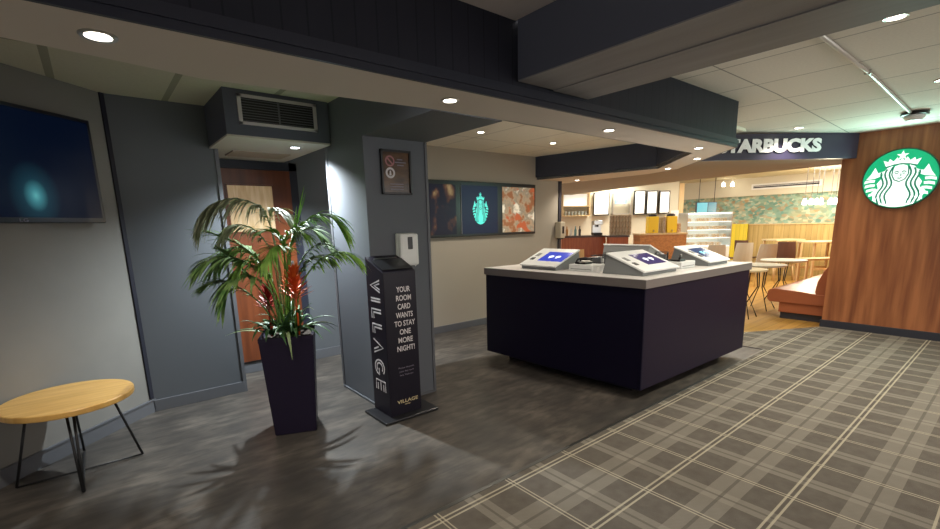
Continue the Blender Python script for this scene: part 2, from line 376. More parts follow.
# heavy beam above the near end
struct('ceiling', MB().box(1.98, 2.62, -5, 1.968, 2.292, 2.60), 'beam')
struct('trim_9', MB().box(1.982, 2.618, -5, 1.966, 2.286, 2.292).box(2.28, 2.618, -5, 1.966, 2.280, 2.287), 'beamunder')

# oak panel wall and café end of the room
struct('wall_right', MB().box(7.68, 7.86, -5, 1.735, .10, 2.535).box(7.86, 15, 1.45, 1.60, 0, 2.535), 'panelwood')
struct('baseboard_right', MB().box(7.655, 7.88, -5, 1.75, 0, .10, .006), 'skirtnavy')
struct('ceiling', MB().prism([(5.75, 3.0), (7.66, 1.60), (8.30, 1.60), (8.45, 3.0), (8.9, 5.0), (10.2, 8.6), (6.6, 8.6), (6.5, 3.6)], 2.217, 2.24), mat('cafe_soffit', (.30, .25, .20), .8))
struct('ceiling', MB().prism([(8.30, 1.60), (14.2, 1.60), (14.2, 9.5), (10.3, 9.5), (10.2, 8.6), (8.9, 5.0), (8.45, 3.0)], 2.56, 2.60), mat('cafe_ceiling', (.56, .50, .33), .85))
struct('ceiling', strip([(8.30, 1.60), (8.45, 3.0), (8.9, 5.0), (10.2, 8.6)], .03, 2.212, 2.58), mat('cafe_upstand', (.55, .48, .32), .8))
struct('wall_far', MB().box(14.0, 14.15, 1.4, 9.5, 0, 1.33), 'dado')
struct('wall_far', MB().box(14.002, 14.15, 1.4, 9.5, 1.33, 2.09), 'mural')
struct('wall_far', MB().box(13.93, 14.15, 1.4, 9.5, 2.09, 2.58), 'cream')
struct('trim_10', MB().box(13.975, 14.0, 1.4, 9.5, 1.32, 1.345), 'tealwood')
mA = Vector((8.2, 9.4, 0)); mB_ = Vector((12.25, 6.18, 0)); e1 = Vector((.7827, -.6223, 0))
struct('wall_menu', wallrun(mA, mB_, .15, 0, 2.6), 'cream')
struct('trim_11', wallrun(mB_, mB_ + e1 * .13, .16, 0, 2.45, front=.02), 'tealwood')

# ------------------------------------------------------------------ alcove door
struct('trim_12', MB().box(.94, 1.0, 5.12, 5.15, .11, 2.185).box(1.72, 1.80, 5.12, 5.15, .11, 2.185).box(.94, 1.80, 5.12, 5.15, 2.105, 2.185), 'navy')
dr = MB().box(1.002, 1.085, 5.115, 5.148, .13, 2.10).box(1.54, 1.718, 5.115, 5.148, .13, 2.10).box(1.085, 1.54, 5.115, 5.148, .13, 1.47).box(1.085, 1.54, 5.115, 5.148, 1.955, 2.10).build('door_1', 'doorwood'); dr['kind'] = 'structure'
g = MB().box(1.087, 1.538, 5.125, 5.14, 1.472, 1.953)
gm = mat('lit_obscured_glass', (.42, .27, .12), .25, emit=(.62, .40, .20), es=.10, noise=((.60, .45, .28), 5, 1, (6, 1, .7)))  # lit look of the pane put in as faint emission
gg = g.build('glass_pane', gm, dr)
b = MB().box(1.085, 1.10, 5.110, 5.116, 1.472, 1.953).box(1.525, 1.54, 5.110, 5.116, 1.472, 1.953).box(1.085, 1.54, 5.110, 5.116, 1.472, 1.487).box(1.085, 1.54, 5.110, 5.116, 1.94, 1.953).build('glazing_bead', 'doorwood', dr)
hd = MB().box(1.645, 1.675, 5.108, 5.116, 1.0, 1.16, .003).tube([(1.66, 5.10, 1.08), (1.66, 5.07, 1.08), (1.56, 5.07, 1.08)], .009).build('door_handle', 'steel', dr)

# ------------------------------------------------------------------ lights
def downlight(x, y, z, label, group, W, col=(1, .89, .74), lens='lamp', rad=.036, size=2.3, emit=True, aim=None):
    t = thing('ceiling_light', label, 'ceiling light', (x, y, z), 0, group)
    o = MB().lathe([(rad, .004), (rad * 1.4, .004), (rad * 1.45, -.004), (rad * 1.35, -.008), (rad * 1.02, -.006), (rad, .004)], seg=28).build('trim_ring', 'steel', t)
    o = MB().lathe([(rad * .98, .003), (rad * .98, -.003), (rad * .6, -.007)], seg=24).build('lens', lens, t)
    s_ = spot('lamp_light', (0, 0, -.025), W, col, size, .9, t, .03)
    return t
gr = 'recessed spotlights in the pale bulkhead soffit'
downlight(.116, 2.17, 2.18, 'round recessed spotlight in the pale soffit at upper left, nearest the television', gr, K_RING * 1.6, rad=.04)
downlight(1.64, 2.157, 2.18, 'round recessed spotlight in the pale soffit above the notice on the column', gr, K_RING * .7)
downlight(3.143, 2.159, 2.18, 'round recessed spotlight in the pale soffit in front of the navy inner bulkhead', gr, K_RING * .6, lens='lamp')
downlight(4.669, 2.19, 2.18, 'recessed spotlight near the pointed soffit corner, beside the moulding', gr, K_RING * .7)
downlight(5.444, 2.56, 2.18, 'recessed spotlight on the angled soffit, second round the pointed corner', gr, K_RING * .7)
downlight(6.10, 3.25, 2.18, 'recessed spotlight on the angled soffit just past the corner pair', gr, K_RING * .7)
downlight(6.30, 4.90, 2.18, 'recessed spotlight in the rear soffit above the café opening', gr, K_RING * .7)
gr = 'recessed spotlights in the tiled ceilings'
downlight(3.70, .675, 2.60, 'large bright recessed spotlight in the tiled ceiling at upper right', gr, K_CEIL * 1.5, rad=.042)
downlight(5.60, .67, cz(5.6), 'recessed spotlight in the tiled ceiling above the round green sign', gr, K_CEIL * 1.3)
downlight(6.72, 1.98, cz(6.72), 'small recessed spotlight in the tiled ceiling above the shop name board', gr, K_CEIL * 1.0)
downlight(3.583, 4.15, 2.53, 'recessed spotlight in the inner ceiling, nearer the column', gr, K_CEIL * .9)
downlight(4.864, 4.191, 2.53, 'recessed spotlight in the inner ceiling, nearer the café opening', gr, K_CEIL * .9)
downlight(1.463, 4.144, 2.19, 'cool white spotlight under the vented alcove bulkhead', 'alcove lights', 150, (.88, .97, 1), 'lampcool', .036, 2.5)
# unseen lamps added behind the viewpoint to help light the room
gr = 'recessed spotlights in the tiled ceilings'
downlight(5.2, -1.6, cz(5.2), 'unseen recessed spotlight added in the tiled ceiling behind the viewpoint, right', gr, K_CEIL * 1.2)
downlight(.3, -1.0, 2.60, 'unseen recessed spotlight added in the upper ceiling behind the viewpoint, left', gr, K_CEIL * 1.3)
# area lamps added to brighten the café, shaped as ceiling panels
def cafe_fill_panel(x, y, W, label, sx=1.2, sy=.6, z=2.55):
    t = thing('cafe_fill_light', label, 'ceiling light', (x, y, z), 0, 'added café fill panel lights')
    MB().box(-sx / 2, sx / 2, -sy / 2, sy / 2, -.012, .004, .003).build('frame', 'white', t)
    l = bpy.data.lights.new('cafe_fill_glow', 'AREA'); l.energy = W; l.color = (1, .94, .82); l.shape = 'RECTANGLE'; l.size = sx; l.size_y = sy
    o = bpy.data.objects.new('cafe_fill_glow', l); COL.objects.link(o); o.location = (0, 0, -.02); o.parent = t
cafe_fill_panel(10.4, 6.9, 95 * K_CAFE, 'added fill panel lamp above the menu counter in the café')
cafe_fill_panel(11.2, 4.9, 110 * K_CAFE, 'added fill panel lamp above the display case in the café')
cafe_fill_panel(9.4, 3.4, 80 * K_CAFE, 'added fill panel lamp above the café tables')
cafe_fill_panel(12.6, 3.0, 110 * K_CAFE, 'added fill panel lamp above the high tables by the mural')

# conduit + sensor
t = thing('ceiling_conduit', 'straight shiny metal conduit running across the tiled ceiling to the sensor', 'conduit', (2.62, 1.0, 2.55))
MB().tube([(0, 0, .034), (2.38, 0, .034), (4.15, 0, -.02)], .014, 10).build('pipe', mat('pale_conduit', (.72, .72, .68), .3, .4), t)
for k in (.9, 2.2): MB().box(k - .015, k + .015, -.02, .02, .018, .05, .003).build('clip', 'steel', t)
t = thing('smoke_detector', 'round white detector on a dark base at the end of the ceiling conduit', 'smoke detector', (6.82, .98, cz(6.82)))
MB().lathe([(.11, 0), (.115, -.03), (.10, -.035)], seg=32).build('base', 'black', t)
MB().lathe([(.085, -.035), (.085, -.055), (.06, -.085), (.03, -.092)], seg=32).build('cap', 'white', t)

# ------------------------------------------------------------------ vent grille
t = thing('vent_grille', 'silver framed air vent grille on the navy bulkhead above the alcove', 'air vent', (1.275, 3.90, 2.39))
MB().box(-.30, .30, -.012, 0, .085, .108, .002).box(-.30, .30, -.012, 0, -.108, -.085, .002).box(-.30, -.272, -.012, 0, -.108, .108, .002).box(.272, .30, -.012, 0, -.108, .108, .002).build('frame', mat('dull_aluminium', (.55, .52, .54), .45, .3), t)
MB().box(-.272, .272, -.003, .0, -.085, .085).build('backing', 'black', t)
MB().box(-.006, .006, -.010, -.001, -.085, .085).build('mullion', 'trimgrey', t)
for k in range(9):
    MB().box(-.272, .272, -.009, -.003, -.080 + k * .019, -.076 + k * .019).build('slat', 'trimgrey', t)

# ------------------------------------------------------------------ television
tvR = Vector((.107, 4.467, 0)) + nrm * .05 - d * .085; L = 1.16
tm = frame((tvR.x + nrm.x * 0, tvR.y, 1.93), d, (0, 0, 1))      # local x along wall to the right, y up, z towards the room (nrm)
t = thing('television', 'large wall-mounted flat television with dark blue screen and teal glow', 'television', tuple(tvR + Vector((0, 0, 1.93))))
t.matrix_world = Matrix.Identity(4); t.location = (0, 0, 0)
hh = .355
tvc = MB().box(-L, 0, -hh, hh, -.02, .03, .006, tm).build('casing', mat('tv_casing', (.012, .014, .022), .3), t)
sm = mat('tv_screen', (.003, .004, .009), .25, spec=.12); nb = NB(sm)
vx = nb.m('SUBTRACT', nb.x, float(tvR.x - d.x * .43)); vz = nb.m('SUBTRACT', nb.z, 1.745)
dd = nb.m('SQRT', nb.m('ADD', nb.m('MULTIPLY', nb.m('MULTIPLY', vx, vx), 1.9), nb.m('MULTIPLY', nb.m('MULTIPLY', vz, vz), .55)))
em = nb.ramp(dd, (0, (.06, .24, .25)), (.03, (.025, .12, .14)), (.075, (.003, .018, .028)), (.16, (.0006, .002, .007)))  # radial teal glow painted into the screen's emission
nb.nt.links.new(em, nb.b.inputs['Emission Color']); nb.b.inputs['Emission Strength'].default_value = .6
MB().box(-L + .025, -.025, -hh + .035, hh - .025, .0295, .0315, 0, tm).build('screen', sm, t)
textmesh('maker_logo', 'LG', tm @ Matrix.Translation((-.56, -hh + .018, .0305)), .05, .02, 'faint', tvc)
MB().box(-L * .7, -L * .3, -.15, .15, -.052, -.018, .004, tm).build('wall_bracket', 'black', t)

# ------------------------------------------------------------------ framed notice on the column
t = thing('framed_notice', 'small dark framed notice with two round signs on the column', 'picture frame', (1.962, 3.33, 1.925))
MB().box(-.137, -.12, -.025, 0, -.172, .172, .003).box(.12, .137, -.025, 0, -.172, .172, .003).box(-.137, .137, -.025, 0, .155, .172, .003).box(-.137, .137, -.025, 0, -.172, -.155, .003).build('frame', 'black', t)
MB().box(-.12, .12, -.012, 0, -.155, .155).build('print', mat('brown_print', (.050, .034, .028), .15, noise=((.16, .09, .05), 6, 1, (1, 1, 3))), t)
fm = frame((0, -.0135, 0), (1, 0, 0), (0, 0, 1))
def ring2d(mb, cx, cy, r0, r1, m_, z=0, seg=32, th=.001):
    for k in range(seg):
        a0, a1 = 2 * PI * k / seg, 2 * PI * (k + 1) / seg
        mb.prism([(cx + r0 * math.cos(a0), cy + r0 * math.sin(a0)), (cx + r1 * math.cos(a0), cy + r1 * math.sin(a0)), (cx + r1 * math.cos(a1), cy + r1 * math.sin(a1)), (cx + r0 * math.cos(a1), cy + r0 * math.sin(a1))], z, z + th, 0, m_)
def ribbon(mb, pts, w_, m_=None, z=0, th=.001):
    P = [Vector((p[0], p[1], 0)) for p in pts]; A = []; B = []
    for i, p in enumerate(P):
        e = (P[min(i + 1, len(P) - 1)] - P[max(i - 1, 0)]).normalized(); n = Vector((-e.y, e.x, 0)) * w_ / 2; A.append(p + n); B.append(p - n)
    for i in range(len(P) - 1):
        mb.prism([(A[i].x, A[i].y), (A[i + 1].x, A[i + 1].y), (B[i + 1].x, B[i + 1].y), (B[i].x, B[i].y)], z, z + th, 0, m_)
mb = MB(); ring2d(mb, -.055, .085, .030, .042, fm); ribbon(mb, [(-.08, .11), (-.03, .06)], .012, fm); mb.build('prohibition_symbol', mat('dull_red_print', (.42, .16, .18), .4), t)
mb = MB(); ring2d(mb, -.055, -.005, .026, .042, fm); mb.build('warning_ring', 'text', t); mb = MB(); mb.prism([(-.065, -.025), (-.045, -.025), (-.05, .012), (-.06, .012)], 0, .001, 0, fm); mb.build('warning_symbol', 'text', t)
mb = MB()
for k, (a, b_) in enumerate(((.0, .05), (-.02, .08), (.0, .06))): ribbon(mb, [(a + .01, .10 - k * .022), (b_ + .01, .10 - k * .022)], .008, fm); mb.build('printed_line', 'faint', t); mb = MB()
for k in range(3):
    mb = MB(); ribbon(mb, [(-.06, -.09 - k * .02), (.06, -.09 - k * .02)], .006, fm); mb.build('printed_line', 'faint', t)

# ------------------------------------------------------------------ poster display with three lit posters
t = thing('poster_display', 'long black wall frame holding three backlit posters on the stone wall', 'poster display', (4.6, 5.19, 1.7))
X0, X1, Z0, Z1 = 3.50 - 4.6, 5.565 - 4.6, 1.338 - 1.7, 2.10 - 1.7
MB().box(X0, X1, -.045, 0, Z0, Z1, .006).build('frame', 'black', t)
pm = frame((0, -.047, 0), (1, 0, 0), (0, 0, 1))
def poster(name, xa, xb, m_, za=1.375, zb=2.045):
    return MB().box(xa - 4.6, xb - 4.6, -.049, -.044, za - 1.7, zb - 1.7).build(name, m_, t)
p1 = mat('dark_figure_poster', (.02, .02, .025), .3, spec=.12); n = NB(p1)
em = n.ramp(n.noise(5, (1.5, 1, 1), 4), (.52, (.006, .006, .012)), (.62, (.06, .025, .015)), (.75, (.22, .15, .07)))
n.nt.links.new(em, n.b.inputs['Emission Color']); n.b.inputs['Emission Strength'].default_value = .5
poster('poster', 3.52, 3.96, p1)
p2 = mat('black_poster', (.010, .010, .016), .3, spec=.12, emit=(.006, .008, .016), es=1)
pp = poster('poster', 4.06, 4.74, p2)
MB().box(4.045 - 4.6, 4.06 - 4.6, -.052, -.044, 1.375 - 1.7, 2.045 - 1.7).build('frame_strip', 'trimgrey', t)
p3 = mat('autumn_fruit_poster', (.3, .2, .12), .2); n = NB(p3)
a = n.noise(6, (1, 1, 1), 4); b_ = n.noise(4.5, (1, 1, 1.2), 3, (.5, 2, 1))
c = n.ramp(a, (.38, (.22, .09, .04)), (.46, (.30, .22, .14)), (.56, (.20, .17, .12)), (.66, (.60, .54, .42)))
c = n.mix(n.ramp(b_, (.56, (0, 0, 0)), (.62, (1, 1, 1))), c, (.34, .085, .035)); n.out(c)
n.nt.links.new(c, n.b.inputs['Emission Color']); n.b.inputs['Emission Strength'].default_value = .30
poster('poster', 4.84, 5.535, p3)

# ------------------------------------------------------------------ siren emblem (unit disc, local x right, y up)
def emblem(parent, m_, R, white, line, th=.004, disc=None, squash=1):
    K = m_ @ Matrix.Diagonal((R * squash, R, 1, 1))
    if disc:
        mb = MB(); mb.prism([(math.cos(2 * PI * k / 64), math.sin(2 * PI * k / 64)) for k in range(64)], 0, th, 0, K); mb.build('emblem_disc', disc, parent)
    mb = MB(); z0, z1 = th, th * 1.5
    def poly(p, mirror=False):
        mb.prism(p, z0, z1, 0, K)
        if mirror: mb.prism([(-x, y) for x, y in p][::-1], z0, z1, 0, K)
    star = []
    for k in range(10):
        rr = .17 if k % 2 == 0 else .07; a_ = PI / 2 + k * PI / 5; star.append((rr * math.cos(a_), .79 + rr * math.sin(a_)))
    poly(star)
    poly([(-.40, .42), (-.20, .50), (0, .53), (.20, .50), (.40, .42), (.50, .66), (.36, .60), (.33, .70), (.22, .61), (.13, .74), (.06, .62), (0, .72), (-.06, .62), (-.13, .74), (-.22, .61), (-.33, .70), (-.36, .60), (-.50, .66)])
    poly([(-.05, .48), (.05, .48), (.16, .44), (.2, .3), (.2, .12), (.13, -.02), (0, -.09), (-.13, -.02), (-.2, .12), (-.2, .3), (-.16, .44)])
    # hair with body between
    poly([(-.22, .46), (-.36, .40), (-.46, .24), (-.48, .05), (-.60, -.14), (-.55, -.30), (-.72, -.44), (-.62, -.76), (-.40, -.90), (-.20, -.965), (0, -.985), (0, -.1), (-.13, -.04), (-.20, .1)], True)
    # tails
    poly([(-.70, .44), (-.60, .24), (-.42, .30), (-.52, .12), (-.66, .06), (-.92, .02), (-.80, .20)], True)
    for k in range(6):
        a0 = -.02 - k * .155
        xo = -math.sqrt(max(0, .96 ** 2 - (a0 - .05) ** 2)); xi = xo + .30 - .012 * k
        poly([(xo, a0 - .10), (xo + .01, a0 - .0), (xo + .16, a0 + .035), (xi, a0 + .03), (xi - .01, a0 - .06), (xo + .14, a0 - .06)], True)
    mb.build('emblem_figure', white, parent)
    mb = MB()
    for s_ in (-1, 1):
        for x0_, sh, w_ in ((.23, 0, .05), (.35, .07, .05), (.46, .16, .05)):
            pts = []
            for k in range(15):
                v = .42 - sh - k * (1.28 - sh) / 14
                pts.append((s_ * (x0_ + .055 * math.sin(v * 8.5) + max(0, -v) * .10), v))
            ribbon(mb, pts, w_, K, z1, th * .3)
        ribbon(mb, [(s_ * .04, .22), (s_ * .09, .26), (s_ * .16, .23)], 0.032, K, z1, th * .3)
        ribbon(mb, [(s_ * .06, .18), (s_ * .14, .18)], 0.029, K, z1, th * .3)
        ribbon(mb, [(s_ * .20, .42), (s_ * .22, .15), (s_ * .14, -.03), (0, -.10)], 0.035, K, z1, th * .3)
    ribbon(mb, [(.02, .18), (.03, .10), (-.01, .09)], 0.026, K, z1, th * .3)
    ribbon(mb, [(-.06, .03), (0, .015), (.06, .03)], 0.032, K, z1, th * .3)
    ribbon(mb, [(-.42, .42), (-.2, .49), (0, .515), (.2, .49), (.42, .42)], 0.035, K, z1, th * .3)
    mb.build('emblem_lines', line, parent)
tealw = mat('teal_print', (.05, .45, .38), .3, emit=(.06, .55, .46), es=.5)
teald = mat('dark_teal_print', (.01, .06, .06), .3, emit=(.01, .05, .06), es=.5)
emblem(t, pm @ Matrix.Translation((4.405 - 4.6, 1.735 - 1.7, -.001)), .235, tealw, teald, .0025, mat('teal_disc_print', (.01, .12, .12), .3, emit=(.01, .12, .13), es=.35), .66)

# round lit sign on oak panel
t = thing('round_wall_sign', 'round lit green sign with white crowned siren emblem on the oak panel', 'wall sign', (7.68, 1.145, 1.925))
sgm = frame((-.045, 0, 0), (0, -1, 0), (0, 0, 1))
MB().lathe([(.345, 0), (.352, .01), (.352, .04), (.345, .046)], seg=64, mtx=frame((0, 0, 0), (0, -1, 0), (0, 0, 1))).build('sign_box', mat('sign_edge', (.02, .12, .07), .4), t)
l = bpy.data.lights.new('sign_glow', 'AREA'); l.energy = 9; l.specular_factor = .1; l.color = (.55, 1, .85); l.shape = 'DISK'; l.size = .62
o = bpy.data.objects.new('sign_glow', l); COL.objects.link(o); o.parent = t; o.location = (-.07, 0, 0); o.rotation_euler = (0, PI / 2, 0)
emblem(t, sgm @ Matrix.Translation((0, 0, .002)), .338, 'logowhite', 'logogreenline', .004, 'green')

# ------------------------------------------------------------------ shop name board
bd = Vector((.8046, -.5938, 0)); bR = Vector((7.650, 1.585, 0)); bn = Vector((-.5938, -.8046, 0))
t = thing('shop_name_board', 'navy fascia board with white shop name lettering over the café opening', 'sign board')
brd = wallrun(bR - bd * 2.4, bR, .05, 2.215, 2.525, front=0).build('board', mat('navy_board', (.022, .018, .045), .35), t)
bc = (Vector((6.399, 2.503, 0)) + Vector((7.252, 1.873, 0))) / 2
wd_ = (Vector((7.243, 1.88, 0)) - Vector((6.426, 2.483, 0))).length
tot = wd_ / 6.9 * 9.0
ctr_ = Vector((7.250, 1.875, 0)) - bd * tot / 2
bmx = frame((ctr_.x + bn.x * .012, ctr_.y + bn.y * .012, 2.382), bd, (0, 0, 1))
textmesh('lettering', 'STARBUCKS', bmx, tot, .165, 'letter', brd, .003, .055)

# ------------------------------------------------------------------ round side table
t = thing('side_table', 'round honey oak side table on black splayed wire legs by the grey wall', 'table', (-.25, 3.69, 0))
MB().lathe([(.315, .470), (.328, .474), (.330, .480), (.330, .504), (.326, .509), (.31, .510)], seg=72).build('tabletop', 'tabletop', t)
for k, (fx, fy) in enumerate(((-.312, -.003), (.003, -.335), (.313, -.004), (0, .33))):
    L_ = math.hypot(fx, fy); q = (fx / L_ * .235, fy / L_ * .235)
    o_ = Vector((-fy, fx, 0)).normalized() * .018
    top = Vector((q[0] * .85, q[1] * .85, .47)); bot = Vector((fx, fy, .010))
    MB().tube([top + o_ * .9, bot + o_ * .12, bot - o_ * .12, top - o_ * .9] if k == 1 else [top, bot], .0075).build('leg', 'blackmetal', t)
MB().tube([(-.312, -.003, .010), (.313, -.004, .010)], .006).tube([(.003, -.335, .010), (0, .33, .010)], .006).build('stretcher', 'blackmetal', t)
MB().box(-.2, .2, -.012, .012, .464, .470).box(-.012, .012, -.2, .2, .464, .470).build('mounting_plate', 'blackmetal', t)

# ------------------------------------------------------------------ planter with palm and bromeliads
PR = math.atan2(-.384, .923)
t = thing('potted_palm', 'tall dark tapered planter with arching palm fronds and red bromeliads', 'potted plant', (1.035, 3.44, 0), PR)
def taper(mb, hb, ht, z0, z1, n=12):
    vs = [(-hb, -hb, z0), (hb, -hb, z0), (hb, hb, z0), (-hb, hb, z0), (-ht, -ht, z1), (ht, -ht, z1), (ht, ht, z1), (-ht, ht, z1)]
    fs = [(0, 3, 2, 1), (4, 5, 6, 7), (0, 1, 5, 4), (1, 2, 6, 5), (2, 3, 7, 6), (3, 0, 4, 7)]
    tb = bmesh.new(); v_ = [tb.verts.new(v) for v in vs]
    for f_ in fs: tb.faces.new([v_[i] for i in f_])
    return tb
tb = taper(None, .145, .185, 0, .755)
tb.faces.ensure_lookup_table(); top = [f_ for f_ in tb.faces if f_.calc_center_median().z > .7][0]
rr_ = bmesh.ops.inset_individual(tb, faces=[top], thickness=.022); bmesh.ops.translate(tb, verts=top.verts[:], vec=(0, 0, -.04))
bmesh.ops.bevel(tb, geom=[e for e in tb.edges if e.calc_length() > .2], offset=.006, segments=2, affect='EDGES')
mb = MB(); mb._merge(tb); mb.build('pot', 'pot', t)
MB().box(-.158, .158, -.158, .158, .70, .722).build('soil', 'soil', t)
def bez(pts, n):
    P = [Vector(p) for p in pts]; P = [P[0] * 2 - P[1]] + P + [P[-1] * 2 - P[-2]]; out = []
    for i in range(1, len(P) - 2):
        for k in range(n):
            s_ = k / n; a, b2, c2, d2 = P[i - 1], P[i], P[i + 1], P[i + 2]
            out.append(.5 * ((2 * b2) + (c2 - a) * s_ + (2 * a - 5 * b2 + 4 * c2 - d2) * s_ ** 2 + (3 * b2 - a - 3 * c2 + d2) * s_ ** 3))
    out.append(P[-2]); return out
def leaf(mb, p, dirv, up, L_, w_, droop, n=5, fold=.25):
    """tapering, drooping blade with a mid-rib fold"""
    p = Vector(p); dv = Vector(dirv).normalized(); side = dv.cross(Vector(up)).normalized(); rows = []
    for i in range(n + 1):
        s_ = i / n; ww = w_ * math.sin(PI * min(1, .12 + s_ * .88)) ** .7 * (1 - s_ * .35) if i < n else .0006
        q = p + dv * L_ * (s_ - .12 * droop * s_ * s_) + Vector((0, 0, -1)) * droop * L_ * s_ * s_ * .75
        rows.append((q + side * ww, q - Vector((0, 0, fold * ww)), q - side * ww))
    V = [[mb.bm.verts.new(v) for v in r_] for r_ in rows]
    for i in range(n):
        for k in (0, 1):
            q = mb.bm.faces.new((V[i][k], V[i + 1][k], V[i + 1][k + 1], V[i][k + 1])); q.smooth = True
def frond(path, start, L_, w_, droop, m_, cnt=24, seed=0, ang=.75, updir=(0, 0, 1)):
    rnd = random.Random(seed); C = bez([(x, y, z) for x, y, z in path], 10); mb = MB(); N = len(C)
    mb.tube(C, [.006 * (1 - .75 * i / N) + .0012 for i in range(N)], 6)
    i0 = int(N * start)
    for k in range(cnt):
        s_ = k / (cnt - 1); idx = min(N - 2, int(i0 + (N - 2 - i0) * s_)); p = C[idx]; tg = (C[idx + 1] - C[idx - 1]).normalized()
        side = tg.cross(Vector((0, 0, 1)))
        if side.length < .2: side = Vector((1, .3, 0))
        side.normalize(); LL = L_ * (math.sin(PI * (.15 + .75 * s_)) ** .6) * rnd.uniform(.85, 1.12)
        for sg in (-1, 1):
            dv = side * sg * ang + tg * (.55 + .5 * s_) + Vector((0, 0, rnd.uniform(-.05, .22))) + Vector([rnd.uniform(-.12, .12) for _ in range(3)])
            leaf(mb, p, dv, (0, 0, 1), LL, w_ * rnd.uniform(.8, 1.1), droop * rnd.uniform(.75, 1.25))
    dv = (C[-1] - C[-3]).normalized(); leaf(mb, C[-1], dv, (0, 0, 1), L_ * .6, w_ * .8, droop)
    return mb.build('palm_frond', m_, t)
FR = [
 ([(-.013, 0, .70), (-.011, 0, 1.21), (-.065, 0, 1.60), (-.212, -.05, 1.709), (-.36, -.10, 1.68), (-.44, -.12, 1.60)], .38, .25, .0120, 1.15, 'frond3', 50, .5),
 ([(-.026, 0, .70), (-.072, 0, 1.14), (-.196, 0, 1.347), (-.344, 0, 1.45), (-.470, 0, 1.50)], .42, .24, .010, .35, 'frond', 20, .8),
 ([(-.029, -.06, .70), (-.076, -.16, 1.128), (-.185, -.22, 1.28), (-.33, -.27, 1.332), (-.43, -.29, 1.29)], .36, .30, .0115, .6, 'frond', 34, .8),
 ([(.001, 0, .70), (.059, .05, 1.277), (.095, .05, 1.43), (.12, .05, 1.50)], .7, .36, .008, .03, 'frond2', 4, .22),
 ([(.015, 0, .70), (.07, 0, 1.352), (.19, 0, 1.548), (.34, 0, 1.60), (.46, 0, 1.50)], .42, .26, .0125, .7, 'frond2', 28, .7),
 ([(.038, -.06, .70), (.119, -.08, 1.069), (.26, -.12, 1.267), (.415, -.14, 1.331), (.53, -.15, 1.29)], .42, .21, .0125, .8, 'frond2', 30, .7),
 ([(-.037, .08, .70), (-.034, .12, 1.274), (-.061, .15, 1.555), (-.02, .15, 1.64), (.10, .12, 1.56)], .5, .27, .011, .9, 'frond3', 26, .6),
 ([(-.015, -.08, .70), (-.054, -.18, 1.05), (-.161, -.26, 1.20), (-.27, -.30, 1.19), (-.34, -.32, 1.08)], .40, .26, .0115, .7, 'frond', 28, .8),
 ([(.001, 0, .70), (.04, -.1, 1.145), (.04, -.2, 1.36), (-.01, -.3, 1.38), (-.08, -.35, 1.28)], .42, .22, .011, .6, 'frond2', 22, .8),
 ([(.0, .05, .70), (.03, .08, 1.2), (.09, .10, 1.42), (.20, .14, 1.50), (.30, .16, 1.44)], .42, .24, .011, .6, 'frond', 24, .75),
 ([(-.03, .03, .70), (-.10, .06, 1.15), (-.22, .10, 1.36), (-.36, .13, 1.36), (-.46, .14, 1.25)], .40, .28, .011, .7, 'frond', 28, .8),
 ([(-.02, -.04, .70), (-.10, -.10, 1.00), (-.20, -.12, 1.18), (-.28, -.14, 1.30), (-.33, -.15, 1.36)], .45, .26, .011, .4, 'frond', 24, .8),
 ([(.0, -.04, .70), (.02, -.10, 1.05), (.06, -.14, 1.30), (.02, -.16, 1.46), (-.06, -.18, 1.50)], .5, .22, .011, .5, 'frond2', 20, .8),
 ([(-.03, -.05, .70), (-.12, -.12, .95), (-.24, -.16, 1.10), (-.36, -.18, 1.17), (-.44, -.19, 1.16)], .40, .22, .010, .5, 'frond', 28, .8),
 ([(-.01, -.02, .70), (-.05, -.05, 1.05), (-.13, -.08, 1.28), (-.22, -.12, 1.36), (-.31, -.14, 1.32)], .42, .22, .010, .6, 'frond2', 28, .8),
 ([(.02, -.04, .70), (.08, -.06, 1.05), (.15, -.08, 1.22), (.24, -.10, 1.30), (.33, -.10, 1.28)], .42, .20, .010, .6, 'frond', 26, .8),
 ([(.0, -.05, .70), (-.03, -.10, 1.00), (-.10, -.16, 1.22), (-.18, -.22, 1.30), (-.26, -.26, 1.24)], .42, .22, .010, .6, 'frond2', 28, .85),
 ([(.01, .0, .70), (.02, .0, 1.20), (.05, -.03, 1.42), (.12, -.06, 1.50), (.20, -.08, 1.46)], .5, .20, .010, .6, 'frond2', 22, .8),
 ([(-.02, .02, .70), (-.05, .04, 1.25), (-.12, .03, 1.46), (-.24, .0, 1.54), (-.34, -.03, 1.48)], .45, .24, .010, .8, 'frond3', 28, .7),
 ([(.02, .02, .70), (.07, .06, 1.10), (.16, .08, 1.30), (.27, .08, 1.38), (.38, .06, 1.33)], .42, .22, .010, .6, 'frond', 26, .8),
]
for i, (p, st, L_, w_, dp, m_, cn, an) in enumerate(FR): frond(p, st, L_, w_, dp, m_, cn, i + 3, an)
def straps(cx, cy, z0, n_, L_, w_, seed, m_='strap', rise=.8):
    rnd = random.Random(seed)
    for k in range(n_):
        a_ = 2 * PI * k / n_ + rnd.uniform(-.2, .2); mb = MB()
        leaf(mb, (cx, cy, z0), (math.cos(a_), math.sin(a_), rnd.uniform(rise * .7, rise * 1.5)), (0, 0, 1), L_ * rnd.uniform(.75, 1.15), w_, rnd.uniform(.5, .95), 8, .4)
        mb.build('bromeliad_leaf', m_, t)
straps(.05, -.06, .74, 16, .46, .020, 1); straps(-.10, -.06, .74, 14, .40, .019, 2, rise=1.0); straps(.03, .05, .74, 9, .44, .018, 5, rise=1.7)
straps(-.03, -.09, .76, 11, .38, .019, 9, rise=2.2); straps(.08, -.02, .78, 10, .38, .019, 12, rise=2.4)
